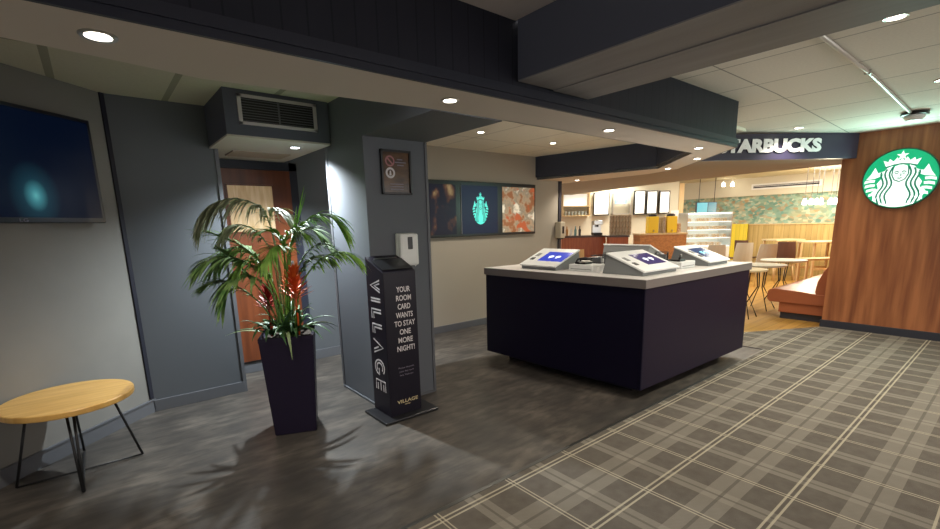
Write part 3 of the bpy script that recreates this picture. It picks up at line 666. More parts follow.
for p, dv, L_, dr_ in (((.08, -.09, .77), (.9, -.15, .62), .34, .55), ((-.10, -.1, .76), (-.95, -.1, .5), .36, .5), ((.0, -.14, .77), (.15, -.6, .5), .26, 1.5), ((.09, -.05, .86), (.5, -.2, 1), .28, .8), ((-.12, -.08, .80), (-.7, -.3, .8), .22, .9)):
    mb = MB(); leaf(mb, p, dv, (0, 0, 1), L_, .014, dr_, 9, .4); mb.build('bromeliad_leaf', 'straplight', t)
def bract(x, y, z0, z1, m_, seed, sc=1):
    rnd = random.Random(seed); mb = MB(); mb.tube([(x, y, .74), (x, y, z1 - .03)], .007, 6)
    n_ = 60
    for k in range(n_):
        s_ = k / n_; z = z0 + (z1 - z0 - .05) * s_; a_ = k * 2.4
        leaf(mb, (x, y, z), (math.cos(a_), math.sin(a_), .55 + 1.5 * s_ ** 2), (0, 0, 1), sc * (.135 - .05 * s_), .015 * sc, .1, 4, .3)
    mb.build('bromeliad_flower', m_, t)
bract(.085, -.09, 1.00, 1.245, 'red', 3, 1.15); bract(-.105, -.07, .93, 1.13, 'crimson', 5, .85)

# ------------------------------------------------------------------ key card drop stand
t = thing('card_drop_stand', 'tall black card drop box with white lettering on a square base plate', 'stand', (1.777, 3.16, 0))
MB().box(-.235, .255, -.205, .150, .002, .022, .004).build('base_plate', 'black', t)
bm_ = mat('black_satin_box', (.008, .006, .014), .35, spec=.3)
mb = MB(); x0, x1, y0, y1 = -.147, .138, -.13, .145
vs = [(x0, y0, .022), (x1, y0, .022), (x1, y1, .022), (x0, y1, .022), (x0, y0, 1.165), (x1, y0, 1.165), (x1, y1, 1.275), (x0, y1, 1.275)]
tb = bmesh.new(); v_ = [tb.verts.new(v) for v in vs]
for f_ in [(0, 3, 2, 1), (4, 5, 6, 7), (0, 1, 5, 4), (1, 2, 6, 5), (2, 3, 7, 6), (3, 0, 4, 7)]: tb.faces.new([v_[i] for i in f_])
bmesh.ops.bevel(tb, geom=tb.edges[:], offset=.004, segments=2, affect='EDGES'); mb._merge(tb); bxo = mb.build('box', bm_, t)
sl = math.atan2(.11, .275); lm = frame((0, 0, 1.2215), (1, 0, 0), (0, math.cos(sl), math.sin(sl)))
MB().box(-.10, .10, .085, .098, -.002, .002, 0, lm).build('card_slot', 'steel', t)
MB().lathe([(.008, 0), (.008, .004)], (0, 0, 0), 16, lm @ Matrix.Translation((.0, .055, 0))).build('lid_lock', 'chrome', t)
MB().box(-.135, .135, -.11, .07, .0, .004, .001, lm).build('lid', 'black', t)
ft = frame((0, y0 - .0015, 0), (1, 0, 0), (0, 0, 1))
lines = ['YOUR', 'ROOM', 'CARD', 'WANTS', 'TO STAY', 'ONE', 'MORE', 'NIGHT!']; wid = [.120, .132, .112, .150, .185, .100, .130, .158]
for k, s_ in enumerate(lines):
    textmesh('slogan_lettering', s_, ft @ Matrix.Translation((.020, 1.028 - k * .0665, 0)), wid[k], .043, 'text', bxo, .0006, .012)
for k, s_ in enumerate(('Please deposit', 'your key card', 'here. Thank you')):
    textmesh('small_print', s_, ft @ Matrix.Translation((.012, .405 - k * .030, 0)), .14 - .01 * k, .016, 'faint', bxo, .0005)
textmesh('name_lettering', 'VILLAGE', ft @ Matrix.Translation((.010, .130, 0)), .190, .028, 'gold', bxo, .0006, .01)
textmesh('name_lettering', 'HOTEL', ft @ Matrix.Translation((.010, .100, 0)), .05, .010, 'gold', bxo, .0006)
# striped sideways name on the left side: letter tops point away from the wall column, reading downwards
sd = frame((x0 - .0015, .0, 0), (0, 0, -1), (0, -1, 0))
sd = Matrix(((0, 0, -1, x0 - .0015), (0, -1, 0, 0), (-1, 0, 0, 0), (0, 0, 0, 1)))
def letter_lines(ch):
    if ch == 'V': return [[(0, 1), (.42, 0), (.84, 1)], [(.22, 1), (.42, .42), (.64, 1)]]
    if ch == 'I': return [[(0, 0), (0, 1)], [(.2, 0), (.2, 1)]]
    if ch == 'L': return [[(0, 1), (0, 0), (.6, 0)], [(.2, 1), (.2, .2), (.6, .2)]]
    if ch == 'A': return [[(0, 0), (.42, 1), (.84, 0)], [(.42, .5), (.64, 0)]]
    if ch == 'G':
        o_ = [[(.5 + .48 * math.cos(a_), .5 + .5 * math.sin(a_)) for a_ in [math.radians(q) for q in range(50, 361, 20)]] + [(.98, .42), (.55, .42)]]
        return o_ + [[(.5 + .29 * math.cos(a_), .5 + .31 * math.sin(a_)) for a_ in [math.radians(q) for q in range(50, 330, 20)]]]
    if ch == 'E': return [[(.6, 0), (0, 0), (0, 1), (.6, 1)], [(0, .5), (.6, .5)], [(.18, .2), (.6, .2)], [(.18, .8), (.6, .8)]]
mb = MB(); zc = 1.105
for ch, wdt, adv in (('V', .105, .145), ('I', .105, .085), ('L', .12, .120), ('L', .12, .125), ('A', .125, .160), ('G', .125, .175), ('E', .13, .1)):
    for ln in letter_lines(ch):
        # local x runs down, local y runs towards the viewer side
        ribbon(mb, [(-(zc) + p[0] * wdt * 1.05, -.005 + (p[1] - .5) * .15) for p in ln], .0125, sd, 0, .0007)
    zc -= adv
mb.build('side_name_lettering', 'text', bxo)

# hand sanitiser dispenser on column
t = thing('hand_sanitiser_dispenser', 'white hand sanitiser dispenser on the column behind the card box', 'dispenser', (2.012, 3.33, 1.30))
MB().box(-.09, .088, -.035, 0, -.135, .145, .012).build('backplate', 'white', t)
MB().box(-.088, .086, -.085, -.03, -.120, .145, .022).build('cover', 'white', t)
MB().box(-.020, .026, -.089, -.08, .015, .115, .006).build('window', 'black', t)
MB().box(-.05, .05, -.075, -.02, -.150, -.12, .006).build('nozzle', 'trimgrey', t)
t = thing('wall_dispenser', 'cream box dispenser on the wall end by the café opening', 'dispenser', (6.10, 5.17, 1.38))
MB().box(-.02, .10, -.12, 0, -.135, .135, .015).build('casing', mat('cream_plastic', (.58, .52, .40), .4), t)
MB().box(.02, .07, -.124, -.115, -.06, .06, .004).build('window', 'black', t)
MB().box(.0, .08, -.10, -.02, -.155, -.13, .004).build('nozzle', 'black', t)

# ------------------------------------------------------------------ check-in kiosk island
t = thing('reception_island', 'large navy check-in island with pale grey worktop on dark vinyl', 'counter', (4.43, 2.85, 0))
KX0, KX1, KY0, KY1 = -1.02, 1.02, -.90, .90
MB().box(KX0 + .17, KX1 - .17, KY0 + .17, KY1 - .17, 0.002, .085).build('plinth', 'black', t)
MB().box(KX0 + .02, KX1 - .02, KY0 + .02, KY1 - .02, .088, .955).build('carcass', 'kioskpanel', t)
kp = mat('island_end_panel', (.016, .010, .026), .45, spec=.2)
for a, b2, m_ in (((KX0, KX0 + .02), (KY0 + .022, KY1 - .004), 'kioskpanel'), ((KX1 - .02, KX1), (KY0 + .022, KY1 - .004), 'kioskpanel')):
    MB().box(*a, *b2, .088, .955, .002).build('side_panel', m_, t)
for b2, m_ in (((KY0, KY0 + .02), kp), ((KY1 - .02, KY1), 'kioskpanel')):
    MB().box(KX0 + .022, KX1 - .004, *b2, .088, .955, .002).build('front_panel', m_, t)
MB().box(KX0 - .003, KX0 + .02, KY0 - .003, KY0 + .02, .088, .955, .003).build('corner_post', 'kioskpanel', t)
MB().box(KX0 - .012, KX1 + .012, KY0 - .012, KY1 + .012, .958, 1.029, .002).build('worktop_edge', 'workedge', t)
MB().box(KX0 - .012, KX1 + .012, KY0 - .012, KY1 + .012, 1.029, 1.033, .0015).build('worktop', 'worktop', t)

for o in [q for q in bpy.data.objects if q.parent == t]:      # the island is slightly out of square
    for v in o.data.vertices:
        dy = v.co.y + .90; dx = v.co.x + 1.02; v.co.x += -.052 * dy; v.co.y += -.018 * dx + dy * .03
scr = mat('blue_screen', (.01, .015, .10), .15, emit=(.012, .025, .21), es=1.0)
scr2 = mat('dark_indigo_screen', (.01, .015, .06), .12, emit=(.015, .01, .05), es=1.0)
scr3 = mat('petrol_screen', (.01, .03, .08), .12, emit=(.004, .02, .06), es=1.0)
glow = mat('white_screen_icon', (.8, .8, .8), .2, emit=(.75, .85, 1), es=.4)
glow2 = mat('cyan_screen_icon', (.2, .6, .8), .2, emit=(.08, .50, .70), es=.4)
def terminal(x, y, rz, W_, label, sc, icon, sox=.08):
    """wedge with its low edge at local y=0, rising to local y=D; local x is its width"""
    D, h0, h1 = .36, .035, .172
    t = thing('check_in_terminal', label, 'terminal', (x, y, 1.034), rz, 'sloping check-in terminals on the island')
    hw = W_ / 2
    def wedge(m_, e=0, z0=0):
        tb = bmesh.new(); v_ = [tb.verts.new(v) for v in [(-hw, 0, z0), (hw, 0, z0), (hw, D + .045, z0), (-hw, D + .045, z0), (-hw, 0, h0), (hw, 0, h0), (hw, D, h1), (-hw, D, h1)]]
        for f_ in [(0, 3, 2, 1), (4, 5, 6, 7), (0, 1, 5, 4), (1, 2, 6, 5), (2, 3, 7, 6), (3, 0, 4, 7)]: tb.faces.new([v_[i] for i in f_])
        bmesh.ops.bevel(tb, geom=tb.edges[:], offset=.003, segments=1, affect='EDGES'); mb = MB(); mb._merge(tb); return mb
    wedge(0).build('housing', 'termside', t)
    a_ = math.atan2(h1 - h0, D); Ls = math.hypot(D, h1 - h0); pm_ = frame((0, 0, h0), (1, 0, 0), (0, math.cos(a_), math.sin(a_)))
    MB().box(-hw - .012, hw + .012, -.02, Ls + .008, .001, .018, .006, pm_).build('faceplate', 'term', t)
    so = MB().box(sox - .16, sox + .16, .085, .305, .0175, .020, .001, pm_).build('screen', sc, t)
    mb = MB()
    for q in (-.045, .045):
        mb.prism([(sox + q + .033 * math.cos(2 * PI * k / 16), .19 + .026 * math.sin(2 * PI * k / 16)) for k in range(16)], .0202, .0210, 0, pm_)
        mb.prism([(sox + q - .02, .15), (sox + q + .0, .15), (sox + q + .01, .18), (sox + q - .015, .18)], .0202, .0210, 0, pm_)
    mb.build('screen_icon', icon, so)
    MB().box(-hw + .035, -hw + .085, .10, .15, .017, .023, .003, pm_).build('card_reader', 'black', t)
    MB().box(-hw + .035, -hw + .085, .19, .26, .017, .022, .003, pm_).build('key_slot', 'termside', t)
    return t
terminal(3.52, 3.215, -PI / 2, .47, 'grey sloping terminal with bright blue screen at the left end of the island', scr, glow)
terminal(3.885, 2.085, 0, .58, 'grey wedge terminal with indigo screen at the near corner of the island', scr2, glow)
terminal(5.02, 2.07, 0, .46, 'pale terminal with petrol blue screen at the right end of the island', scr3, glow2, .04)
terminal(5.405, 3.17, PI / 2, .62, 'terminal facing away, only its blank grey back seen across the island', scr, glow)
MB()
# encoders and holders between the terminals
def encoder(x, y, rz, label):
    t = thing('card_encoder', label, 'card machine', (x, y, 1.034), rz, 'grey key card encoders on the island')
    MB().box(-.14, .14, 0, .20, 0, .065, .005).build('housing', 'term', t)
    MB().box(-.10, .02, .04, .16, .065, .085, .006).build('reader_top', 'black', t)
    MB().tube([(-.09, .05, .085), (-.07, .05, .115), (.0, .08, .125), (.05, .12, .10)], .010, 8).build('reader_arm', 'black', t)
    MB().box(-.12, .12, -.002, .001, .02, .026).build('card_slot', 'termside', t)
    return t
encoder(3.60, 2.74, -PI / 2, 'grey card encoder with black reader, left of the wedge terminal')
encoder(4.50, 2.13, 0, 'grey card encoder between the indigo and petrol screened terminals')
def rack(x, y, rz, label):
    t = thing('wire_card_rack', label, 'wire rack', (x, y, 1.034), rz, 'black wire racks on the island')
    mb = MB()
    for z in (.004, .06, .13):
        mb.tube([(-.09, -.06, z), (.09, -.06, z), (.09, .06, z), (-.09, .06, z), (-.09, -.06, z)], .0035, 6)
    for k in range(7):
        xx = -.09 + k * .03; mb.tube([(xx, -.06, .004), (xx, -.06, .13)], .002, 5).tube([(xx, .06, .004), (xx, .06, .13)], .002, 5)
    mb.build('wire_frame', 'blackmetal', t)
    for k in range(4): MB().box(-.075 + k * .04, -.06 + k * .04, -.05, .05, .006, .11 - .01 * (k % 2)).build('card_stack', 'term' if k % 2 else 'trimgrey', t)
    return t
rack(4.42, 2.95, .2, 'black wire card rack in the middle of the island, before the blank grey terminal')
rack(4.02, 2.80, -.1, 'black wire rack with folders behind the left card encoder')
rack(4.70, 2.52, .4, 'black wire rack behind the right card encoder')
t = thing('desk_phone', 'black desk handset in its cradle beside the left terminal', 'telephone', (4.06, 2.98, 1.034), .4)
MB().box(-.08, .08, -.09, .09, 0, .05, .012).build('cradle', 'black', t)
MB().tube([(-.05, -.09, .06), (-.05, -.07, .085), (-.05, .07, .085), (-.05, .09, .06)], [.02, .016, .016, .02], 10).build('handset', 'black', t)
t = thing('cup', 'small white paper cup beside the wedge terminal on the island', 'cup', (3.60, 2.535, 1.034))
MB().lathe([(.018, 0), (.025, .06), (.026, .062), (.023, .060), (.017, .004)], seg=20).build('cup_body', 'white', t)

# ------------------------------------------------------------------ café: leather bench
t = thing('leather_bench', 'tan leather booth bench against the end of the oak panel', 'bench', (7.885, 1.62, 0))
BL = 3.2
MB().box(0.06, BL, .10, .70, .0, .10, .004).build('plinth', 'skirtnavy', t)
MB().box(0.03, BL, .08, .72, .10, .27, .01).build('base', 'orange', t)
mb = MB(); prof = [(.0, .25), (.84, .25), (.875, .29), (.875, .40), (.85, .435), (.78, .45), (.45, .43), (.25, .405), (.0, .405)]
K = frame((0, 0, 0), (0, 1, 0), (0, 0, 1)); mb.prism(prof, 0, BL, .008, K); mb.build('seat', 'orange', t)
mb = MB(); prof = [(.0, .38), (.26, .38), (.285, .44), (.27, .58), (.21, .74), (.11, .905), (.07, .93), (.0, .935)]
mb.prism(prof, .01, BL, .01, K); mb.build('backrest', 'orange', t)
MB().box(-.005, BL, -.0, .10, .934, .955, .004).build('top_rail', 'tealwood', t)

# tables, chairs
def cafe_table(x, y, R, z, top, label):
    t = thing('cafe_table', label, 'table', (x, y, 0), 0, 'round café tables along the bench')
    MB().lathe([(R - .015, z - .03), (R, z - .022), (R, z - .004), (R - .006, z)], seg=48).build('tabletop', top, t)
    for k in range(4):
        a_ = PI / 4 + k * PI / 2; c_, s_ = math.cos(a_), math.sin(a_)
        MB().tube([(R * .25 * c_, R * .25 * s_, z - .03), (.05 * c_, .05 * s_, z * .5), (R * .75 * c_, R * .75 * s_, .008)], .009, 6).build('leg', 'blackmetal', t)
    return t
cream_top = veneer('pale_birch_top', (.62, .50, .28), (.72, .60, .36), 3, .35, (1, 8, 1))
white_top = mat('pale_laminate_top', (.60, .60, .50), .35)
cafe_table(7.62, 2.73, .29, .75, cream_top, 'round birch café table nearest the island, before the bench')
cafe_table(8.50, 2.80, .34, .75, white_top, 'round pale café table, second along the leather bench')
cafe_table(9.65, 2.85, .36, .75, white_top, 'round pale café table, farthest along the leather bench')
def shell_chair(x, y, rz, label, seatm='shell', group='pale shell chairs in the café', first=None):
    if first:
        c = copy_tree(first); c.location = (x, y, 0); c.rotation_euler = (0, 0, rz); c['label'] = label; c['group'] = group; return c
    t = thing('cafe_chair', label, 'chair', (x, y, 0), rz, group)
    mb = MB(); mb.box(-.21, .21, -.20, .20, .47, .50, .012); mb.build('seat', seatm, t)
    mb = MB(); rows = []
    for i in range(8):
        z = .50 + .44 * i / 7; y0_ = .18 + .10 * i / 7; wv = .20 - .03 * (i / 7) ** 2
        rows.append([mb.bm.verts.new((wv * s_, y0_ - .05 * abs(s_) ** 2 + o_, z)) for o_ in (0, .018) for s_ in (-1, -.6, -.2, .2, .6, 1)])
    for i in range(7):
        for off in (0, 6):
            for k in range(5): mb.bm.faces.new((rows[i][off + k], rows[i][off + k + 1], rows[i + 1][off + k + 1], rows[i + 1][off + k]))
        for k in (0, 5): mb.bm.faces.new((rows[i][k], rows[i + 1][k], rows[i + 1][k + 6], rows[i][k + 6]))
    for r_ in (rows[0], rows[-1]):
        for k in range(5): mb.bm.faces.new((r_[k], r_[k + 1], r_[k + 7], r_[k + 6]))
    mb.build('backrest', seatm, t)
    for sx in (-1, 1):
        for sy in (-1, 1):
            MB().tube([(sx * .15, sy * .14, .47), (sx * .21, sy * .21, .0)], [.013, .009], 8).build('leg', 'tealwood', t)
    return t
ch = shell_chair(12.0, 4.44, 2.2, 'pale shell chair before the yellow lit boards, nearer the display case')
shell_chair(11.55, 3.82, 2.3, 'pale shell chair beside the round tables, nearer the bench', first=ch)
shell_chair(10.9, 4.60, 2.2, 'pale shell chair half hidden behind the right end of the island', first=ch)
chd = shell_chair(12.3, 5.2, .8, 'dark brown chair beside the display case', 'brownfab', 'dark brown chairs by the far wall')
for x, y, rz, lb in ((12.9, 5.15, -.6, 'dark brown chair beneath the yellow lit boards'), (13.40, 4.85, 1.4, 'dark brown chair beside the first high table'), (12.75, 3.75, 1.9, 'dark brown chair between the two high tables'), (13.2, 2.45, -1.2, 'dark brown chair under the second high table')):
    shell_chair(x, y, rz, lb, group='dark brown chairs by the far wall', first=chd)
def high_table(x, y, rz, lx, ly, z, label):
    t = thing('high_table', label, 'table', (x, y, 0), rz, 'square light wood tables by the far wall')
    MB().box(-lx / 2, lx / 2, -ly / 2, ly / 2, z - .035, z, .006).build('tabletop', cream_top, t)
    for sx in (-1, 1):
        for sy in (-1, 1): MB().box(sx * (lx / 2 - .05) - .022, sx * (lx / 2 - .05) + .022, sy * (ly / 2 - .05) - .022, sy * (ly / 2 - .05) + .022, 0, z - .035, .003).build('leg', 'tealwood', t)
    MB().box(-lx / 2 + .05, lx / 2 - .05, -ly / 2 + .035, -ly / 2 + .065, .30, .345).box(-lx / 2 + .05, lx / 2 - .05, ly / 2 - .065, ly / 2 - .035, .30, .345).build('stretcher', 'tealwood', t)
    return t
high_table(13.0, 3.12, -.687, .78, .6, .95, 'light wood high table by the far wall, next to the oak panel')
high_table(13.4, 4.02, -.687, .70, .6, .97, 'light wood high table by the far wall, left of its twin')
t = thing('low_bench', 'light wood slatted bench before the high tables', 'bench', (11.9, 2.85, 0), -.687)
MB().box(-.40, .40, -.16, .16, .60, .64, .005).build('seat', 'tealwood', t)
for sx in (-1, 1):
    for sy in (-1, 1): MB().box(sx * .35 - .02, sx * .35 + .02, sy * .12 - .02, sy * .12 + .02, 0, .60).build('leg', 'tealwood', t)
t = thing('lit_dado_patch', 'yellow boards before the far wall, standing in for its lit panelling', 'screen', (13.9, 5.32, 0))
MB().box(-.03, .03, -.30, .30, 0, 1.35, .005).build('board', planks('lit_yellow_boards', (.72, .55, .02), (.80, .62, .05), 'y', .1), t)  # lit stretch of the wall panelling, put in as yellow-coloured boards

# pendants
def pendant(x, y, z, label, first=None):
    if first:
        c = copy_tree(first); c.location = (x, y, z); c['label'] = label; return c
    t = thing('pendant_lamp', label, 'pendant lamp', (x, y, z), 0, 'glass pendant lamps over the high tables')
    MB().tube([(0, 0, .12), (0, 0, 2.555 - z)], .004, 5).build('cord', 'black', t)
    MB().lathe([(.038, .0), (.045, .03), (.036, .09), (.018, .12), (.016, .13)], seg=20).build('glass_shade', 'lampwhite', t)
    return t
pl = [(12.10, 3.30), (12.20, 3.21), (12.30, 3.14), (12.37, 3.07), (12.55, 2.95), (12.62, 2.88), (12.70, 2.80)]
wh = ['leftmost of the pendant lamps left of the gap', 'second pendant lamp from the left over the high tables', 'third pendant lamp from the left over the high tables', 'fourth pendant lamp from the left, just before the gap', 'pendant lamp just right of the gap in the row', 'sixth pendant lamp from the left, middle of the right cluster', 'rightmost pendant lamp, next to the oak panel']
p0 = None
for (x, y), lb in zip(pl, wh):
    q = pendant(x, y, 1.76, 'glowing glass ' + lb, p0); p0 = p0 or q
l = bpy.data.lights.new('pendant_glow', 'POINT'); l.energy = 30; l.color = (1, .85, .6); l.shadow_soft_size = .1
o = bpy.data.objects.new('pendant_glow', l); COL.objects.link(o); o.location = (12.35, 3.0, 1.70)

# AC vent on the far bulkhead
t = thing('air_conditioner_grille', 'long white slot grille on the cream bulkhead above the mural', 'air vent', (13.93, 4.26, 2.315))
MB().box(-.02, 0, -.78, .78, -.075, .075, .004).build('frame', 'white', t)
MB().box(-.023, -.019, -.73, .73, -.035, .0).build('dark_slot', 'black', t)
MB().box(-.023, -.019, -.73, .73, .01, .03).build('upper_slot', 'trimgrey', t)
# small spots
for k, (x, y, lb) in enumerate(((13.4, 5.55, 'small white ceiling spotlight above the mural, left of the pair'), (13.6, 5.40, 'small white ceiling spotlight above the mural, right of the pair'))):
    t = thing('ceiling_spotlight', lb, 'spotlight', (x, y, 2.56), 0, 'pair of small spotlights before the mural')
    MB().tube([(0, 0, 0), (0, 0, -.10)], .008, 6).build('stem', 'white', t)
    MB().lathe([(.03, -.10), (.045, -.20), (.04, -.205)], seg=18).build('head', 'lampwhite', t)

# ------------------------------------------------------------------ café: menu wall
RZ = math.atan2(-.6223, .7827)
def wallpt(t_): return mA + e1 * t_
def on_menu(px_xy): return (Vector((*px_xy, 0)) - mA).dot(e1)
mm = mat('lit_menu_board', (.9, .88, .82), .3, emit=(1, .97, .88), es=.45)
def menu(a, b_, z0, z1, label, tilt=0):
    ta, tb_ = on_menu(a), on_menu(b_); c = wallpt((ta + tb_) / 2); wdt = (tb_ - ta); nrm_ = Vector((-.6223, -.7827, 0))
    t = thing('menu_board', label, 'menu board', (c.x + nrm_.x * .12, c.y + nrm_.y * .12, (z0 + z1) / 2), RZ, 'lit menu boards above the café counter')
    MB().box(-wdt / 2, wdt / 2, -.03, .03, -(z1 - z0) / 2, (z1 - z0) / 2, .004).build('frame', 'black', t)
    mpn = MB().box(-wdt / 2 + .03, wdt / 2 - .03, -.034, -.028, -(z1 - z0) / 2 + .035, (z1 - z0) / 2 - .03).build('panel', mm, t)
    mb = MB(); rnd = random.Random(int(wdt * 1e4))
    for k in range(7): mb.box(-wdt / 2 + .09, -wdt / 2 + .09 + rnd.uniform(.3, .6) * (wdt - .18), -.036, -.034, (z1 - z0) / 2 - .12 - k * .055, (z1 - z0) / 2 - .105 - k * .055)
    mb.build('menu_lines', mat('tan_menu_print', (.55, .45, .30), .5, emit=(.5, .42, .28), es=.2), mpn)
menu((10.47, 7.66), (10.80, 7.40), 1.66, 2.25, 'bright menu board left of the shelf with cups, left of four')
menu((11.30, 6.98), (11.54, 6.80), 1.66, 2.28, 'bright menu board, first of the right-hand three')
menu((11.56, 6.78), (11.79, 6.60), 1.66, 2.27, 'bright menu board, middle of the right-hand three')
menu((11.82, 6.57), (12.04, 6.39), 1.67, 2.26, 'bright menu board, last before the bare cream wall')
t = thing('lit_back_shelf', 'bright wall cabinet with cup shelf left of the menu boards', 'shelf', tuple(wallpt(on_menu((10.15, 7.92)))), RZ)
MB().box(-.40, .28, -.25, -.02, 1.66, 1.68).box(-.40, .28, -.25, -.02, 1.90, 1.92).box(-.40, .28, -.25, -.02, 2.24, 2.26).box(-.42, -.40, -.25, -.02, 1.66, 2.26).box(.28, .30, -.25, -.02, 1.66, 2.26).build('shelf_frame', 'tealwood', t)
MB().box(-.38, .27, -.03, -.01, 1.93, 2.23).build('lit_panel', 'caseglow', t)
cup = None
for k in range(7):
    c = wallpt(on_menu((10.15, 7.92)) - .33 + k * .09); nx = Vector((-.6223, -.7827, 0)) * .15
    if cup is None:
        cup = MB().lathe([(.025, 0), (.035, .10), (.037, .105)], seg=14).build('cup', mat('grey_cup', (.35, .38, .35), .4))
        tag(cup, 'small cup on the lit shelf behind the counter', 'cup', 'cups lined up on the lit back shelf'); q = cup
    else: q = cup.copy(); COL.objects.link(q)
    q.location = (c.x + nx.x, c.y + nx.y, 1.681)
t = thing('hanging_counter_frame', 'pale metal frame with blue-grey jugs hanging over the coffee machines', 'rack', tuple(wallpt(on_menu((11.05, 7.18)))), RZ)
MB().box(-.26, .22, -.22, -.04, 1.68, 1.70).box(-.26, .22, -.22, -.04, 1.93, 1.95).box(-.26, -.24, -.22, -.04, 1.68, 2.24).box(.20, .22, -.22, -.04, 1.68, 2.24).build('rack_frame', 'steel', t)
for k, xx in enumerate((-.14, .08)): MB().lathe([(.05, 0), (.055, .10), (.045, .14)], (xx, -.13, 1.95), 16).build('jug', mat('blue_grey_jug', (.20, .30, .36), .4), t)

# counters
ex_ = Vector((.774, -.633, 0))
def counter(name, a, b_, depth_, z, m_, topm, label, over=.02):
    a = Vector((*a, 0)); b_ = Vector((*b_, 0)); c = (a + b_) / 2; e = (b_ - a); L_ = e.length
    t = thing(name, label, 'counter', (c.x, c.y, 0), math.atan2(e.y, e.x))
    MB().box(-L_ / 2, L_ / 2, 0, depth_, 0, z - .04).build('body', m_, t)
    MB().box(-L_ / 2 - over, L_ / 2 + over, -over, depth_ + over, z - .04, z, .004).build('countertop', topm, t)
    return t
counter('service_counter', (8.43, 6.97), (9.22, 6.32), .5, 1.19, 'redwood', mat('dark_counter_top', (.08, .04, .03), .4), 'reddish wood counter beside the café wall end, below the lit shelf')
counter('till_counter', (8.98, 6.06), (9.31, 5.79), .22, 1.19, 'redwood', mat('dark_counter_top', (.06, .04, .035), .4), 'dark red till counter carrying the coffee packets')
counter('block_clad_counter', (9.37, 5.54), (10.15, 4.89), .45, 1.225, 'brickwood', 'tealwood', 'tan counter clad in small wood blocks, in front of the display case')
t = thing('espresso_machine', 'silver espresso machine on the reddish wood counter', 'coffee machine', (9.12, 6.50, 1.191), -.686)
MB().box(-.10, .10, -.12, .12, 0, .06, .005).build('drip_tray', 'blackmetal', t)
MB().box(-.10, .10, .02, .12, .06, .24, .006).build('body', 'steel', t)
MB().box(-.10, .10, -.12, .12, .24, .34, .01).build('top', 'steel', t)
MB().tube([(0, -.06, .24), (0, -.06, .19)], .02, 10).build('group_head', 'black', t)
bt = None
for k, cc in enumerate(('grey_bottle', 'amber_bottle', 'pale_bottle', 'teal_bottle', 'dark_bottle')):
    q = MB().lathe([(.028, 0), (.030, .13), (.012, .17), (.012, .22)], seg=14).build('syrup_bottle', mat(cc, ((.30, .30, .28), (.45, .22, .06), (.70, .68, .60), (.12, .28, .28), (.06, .05, .05))[k], .2))
    tag(q, ('grey', 'amber', 'pale', 'teal', 'dark')[k] + ' syrup bottle standing on the reddish wood counter', 'bottle'); p = Vector((8.52, 7.02, 0)) + ex_ * .10 * k; q.location = (p.x, p.y, 1.191)
# chair glimpsed by the left counter
shell_chair(8.0, 6.3, 2.5, 'light wood chair by the reddish counter at the café wall end', 'tealwood', 'light wood chairs')

# coffee packets in rows
gp = 'brown coffee packets stacked on the till counter'
pk = None; ex = Vector((.774, -.633, 0)); ey = Vector((.633, .774, 0))
for row in range(4):
    for k in range(7):
        if pk is None:
            pk = MB().box(-.028, .028, -.03, .03, 0, .11, .006).build('coffee_packet', 'brownbag'); tag(pk, 'small brown patterned coffee packet in the stacked rows', 'packet', gp); q = pk
        else: q = pk.copy(); COL.objects.link(q)
        p = Vector((9.13, 5.99, 0)) + ex * (-.09 + k * .070) + ey * .11; q.location = (p.x, p.y, 1.191 + row * .1105); q.rotation_euler = (0, 0, -.686)
def jar(x, y, m_, label, cap='black', h=.36, w_=.11):
    t = thing('juice_dispenser', label, 'dispenser', (x, y, 1.226), -.686, 'yellow dispensers on the block clad counter')
    MB().box(-w_, w_, -.09, .09, 0, h, .01).build('tank', m_, t); MB().lathe([(.09, h), (.09, h + .04), (.04, h + .06)], seg=20).build('lid', cap, t)
    MB().tube([(0, -.09, .06), (0, -.12, .06), (0, -.12, .03)], .01, 6).build('tap', 'steel', t)
jar(9.66, 5.44, 'yellow', 'yellow filled dispenser on the left half of the block clad counter')
jar(9.97, 5.18, 'yellow', 'yellow filled dispenser on the right half of the block clad counter')
gp = 'brown packets standing between the yellow dispensers'; pk = None
for k in range(3):
    for row in range(2):
        if pk is None: pk = MB().box(-.03, .03, -.04, .04, 0, .17, .006).build('gift_packet', 'brownbag'); tag(pk, 'brown packet standing between the two yellow dispensers', 'packet', gp); q = pk
        else: q = pk.copy(); COL.objects.link(q)
        p = Vector((9.84, 5.31, 0)) + ey * (k - 1) * .10; q.location = (p.x, p.y, 1.226 + row * .171); q.rotation_euler = (0, 0, -.686)
gp = 'brown packets at the right end of the block clad counter'; pk = None
for k in range(3):
    if pk is None: pk = MB().box(-.04, .04, -.04, .04, 0, .20, .006).build('snack_packet', mat('brown_snack', (.30, .12, .04), .5, noise=((.6, .45, .3), 30, 1, (1, 1, 1)))); tag(pk, 'brown snack packet at the right end of the block clad counter', 'packet', gp); q = pk
    else: q = pk.copy(); COL.objects.link(q)
    p = Vector((10.12, 5.08, 0)) + ey * (.1 * k - .02) + ex * (.02 * k); q.location = (p.x, p.y, 1.226); q.rotation_euler = (0, 0, -.686 + .2 * k)

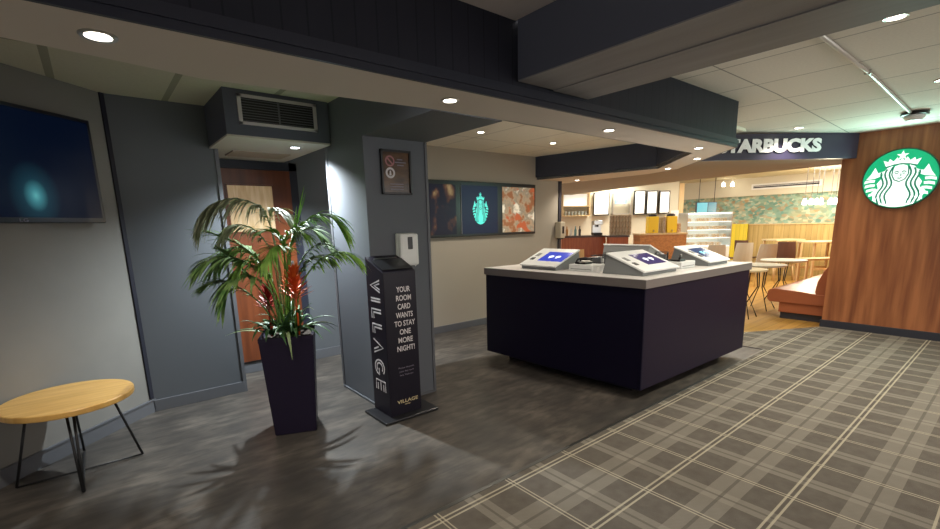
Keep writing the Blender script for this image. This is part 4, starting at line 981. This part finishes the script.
# display case
t = thing('pastry_display_case', 'tall lit glass display case with shelves of food behind the counter', 'display case', (11.37, 4.95, 0), -.686)
MB().box(-.52, .52, 0, .55, 0, .85, .01).build('base', 'white', t)
for k, z in enumerate((.86, 1.05, 1.24, 1.43, 1.62)): MB().box(-.52, .52, .02, .55, z, z + .018).build('shelf', 'caseglow', t)
MB().box(-.535, -.52, 0, .55, .85, 1.66).build('end_frame', 'steel', t)
MB().box(.52, .535, 0, .55, .85, 1.66).build('end_frame', 'steel', t)
MB().box(-.52, .52, -.005, .0, .85, 1.66).build('glass_front', 'glass', t)
MB().box(-.52, .52, .56, .58, .85, 1.66).build('mirror_back', mat('pale_back', (.7, .72, .66), .3), t)
gp = 'wrapped food packs on the display case shelves'; pk = None; rnd = random.Random(4)
for z in (.879, 1.069, 1.259, 1.449):
    for k in range(8):
        if pk is None: pk = MB().box(-.045, .045, -.05, .05, 0, .08, .012).build('food_pack', 'bag'); tag(pk, 'wrapped food pack on a shelf of the lit display case', 'food pack', gp); q = pk
        else: q = pk.copy(); COL.objects.link(q)
        if rnd.random() < .15 and q is not pk: bpy.data.objects.remove(q); continue
        p = Vector((11.37, 4.95, 0)) + ex * (-.44 + k * .125) + ey * rnd.uniform(.12, .3); q.location = (p.x, p.y, z); q.rotation_euler = (0, 0, -.686)
t = thing('hanging_screen', 'teal lit screen above the display case', 'screen', (12.54, 5.58, 1.785), -.686)
MB().box(-.27, .27, -.03, .03, -.16, .16, .005).build('casing', 'black', t)
MB().box(-.25, .02, -.034, -.03, -.14, .14).build('display', mat('teal_display', (.05, .2, .25), .3, emit=(.10, .36, .44), es=.3), t)
MB().box(.04, .25, -.034, -.03, -.14, .14).build('display', mat('petrol_display', (.03, .12, .16), .3, emit=(.04, .16, .22), es=.3), t)
MB().tube([(-.2, 0, .16), (-.2, 0, .77)], .008, 6).tube([(.2, 0, .16), (.2, 0, .77)], .008, 6).build('hanger', 'black', t)
t = thing('small_notice', 'white paper notice on a stand left of the display case', 'notice', (10.75, 5.50, 0), -.686)
MB().tube([(0, 0, 0), (0, 0, 1.5)], .012, 8).lathe([(.12, 0), (.12, .015), (.02, .03)], seg=24).build('stand', 'steel', t)
MB().box(-.09, .09, -.01, .0, 1.50, 1.72, .002).build('sheet', 'white', t)
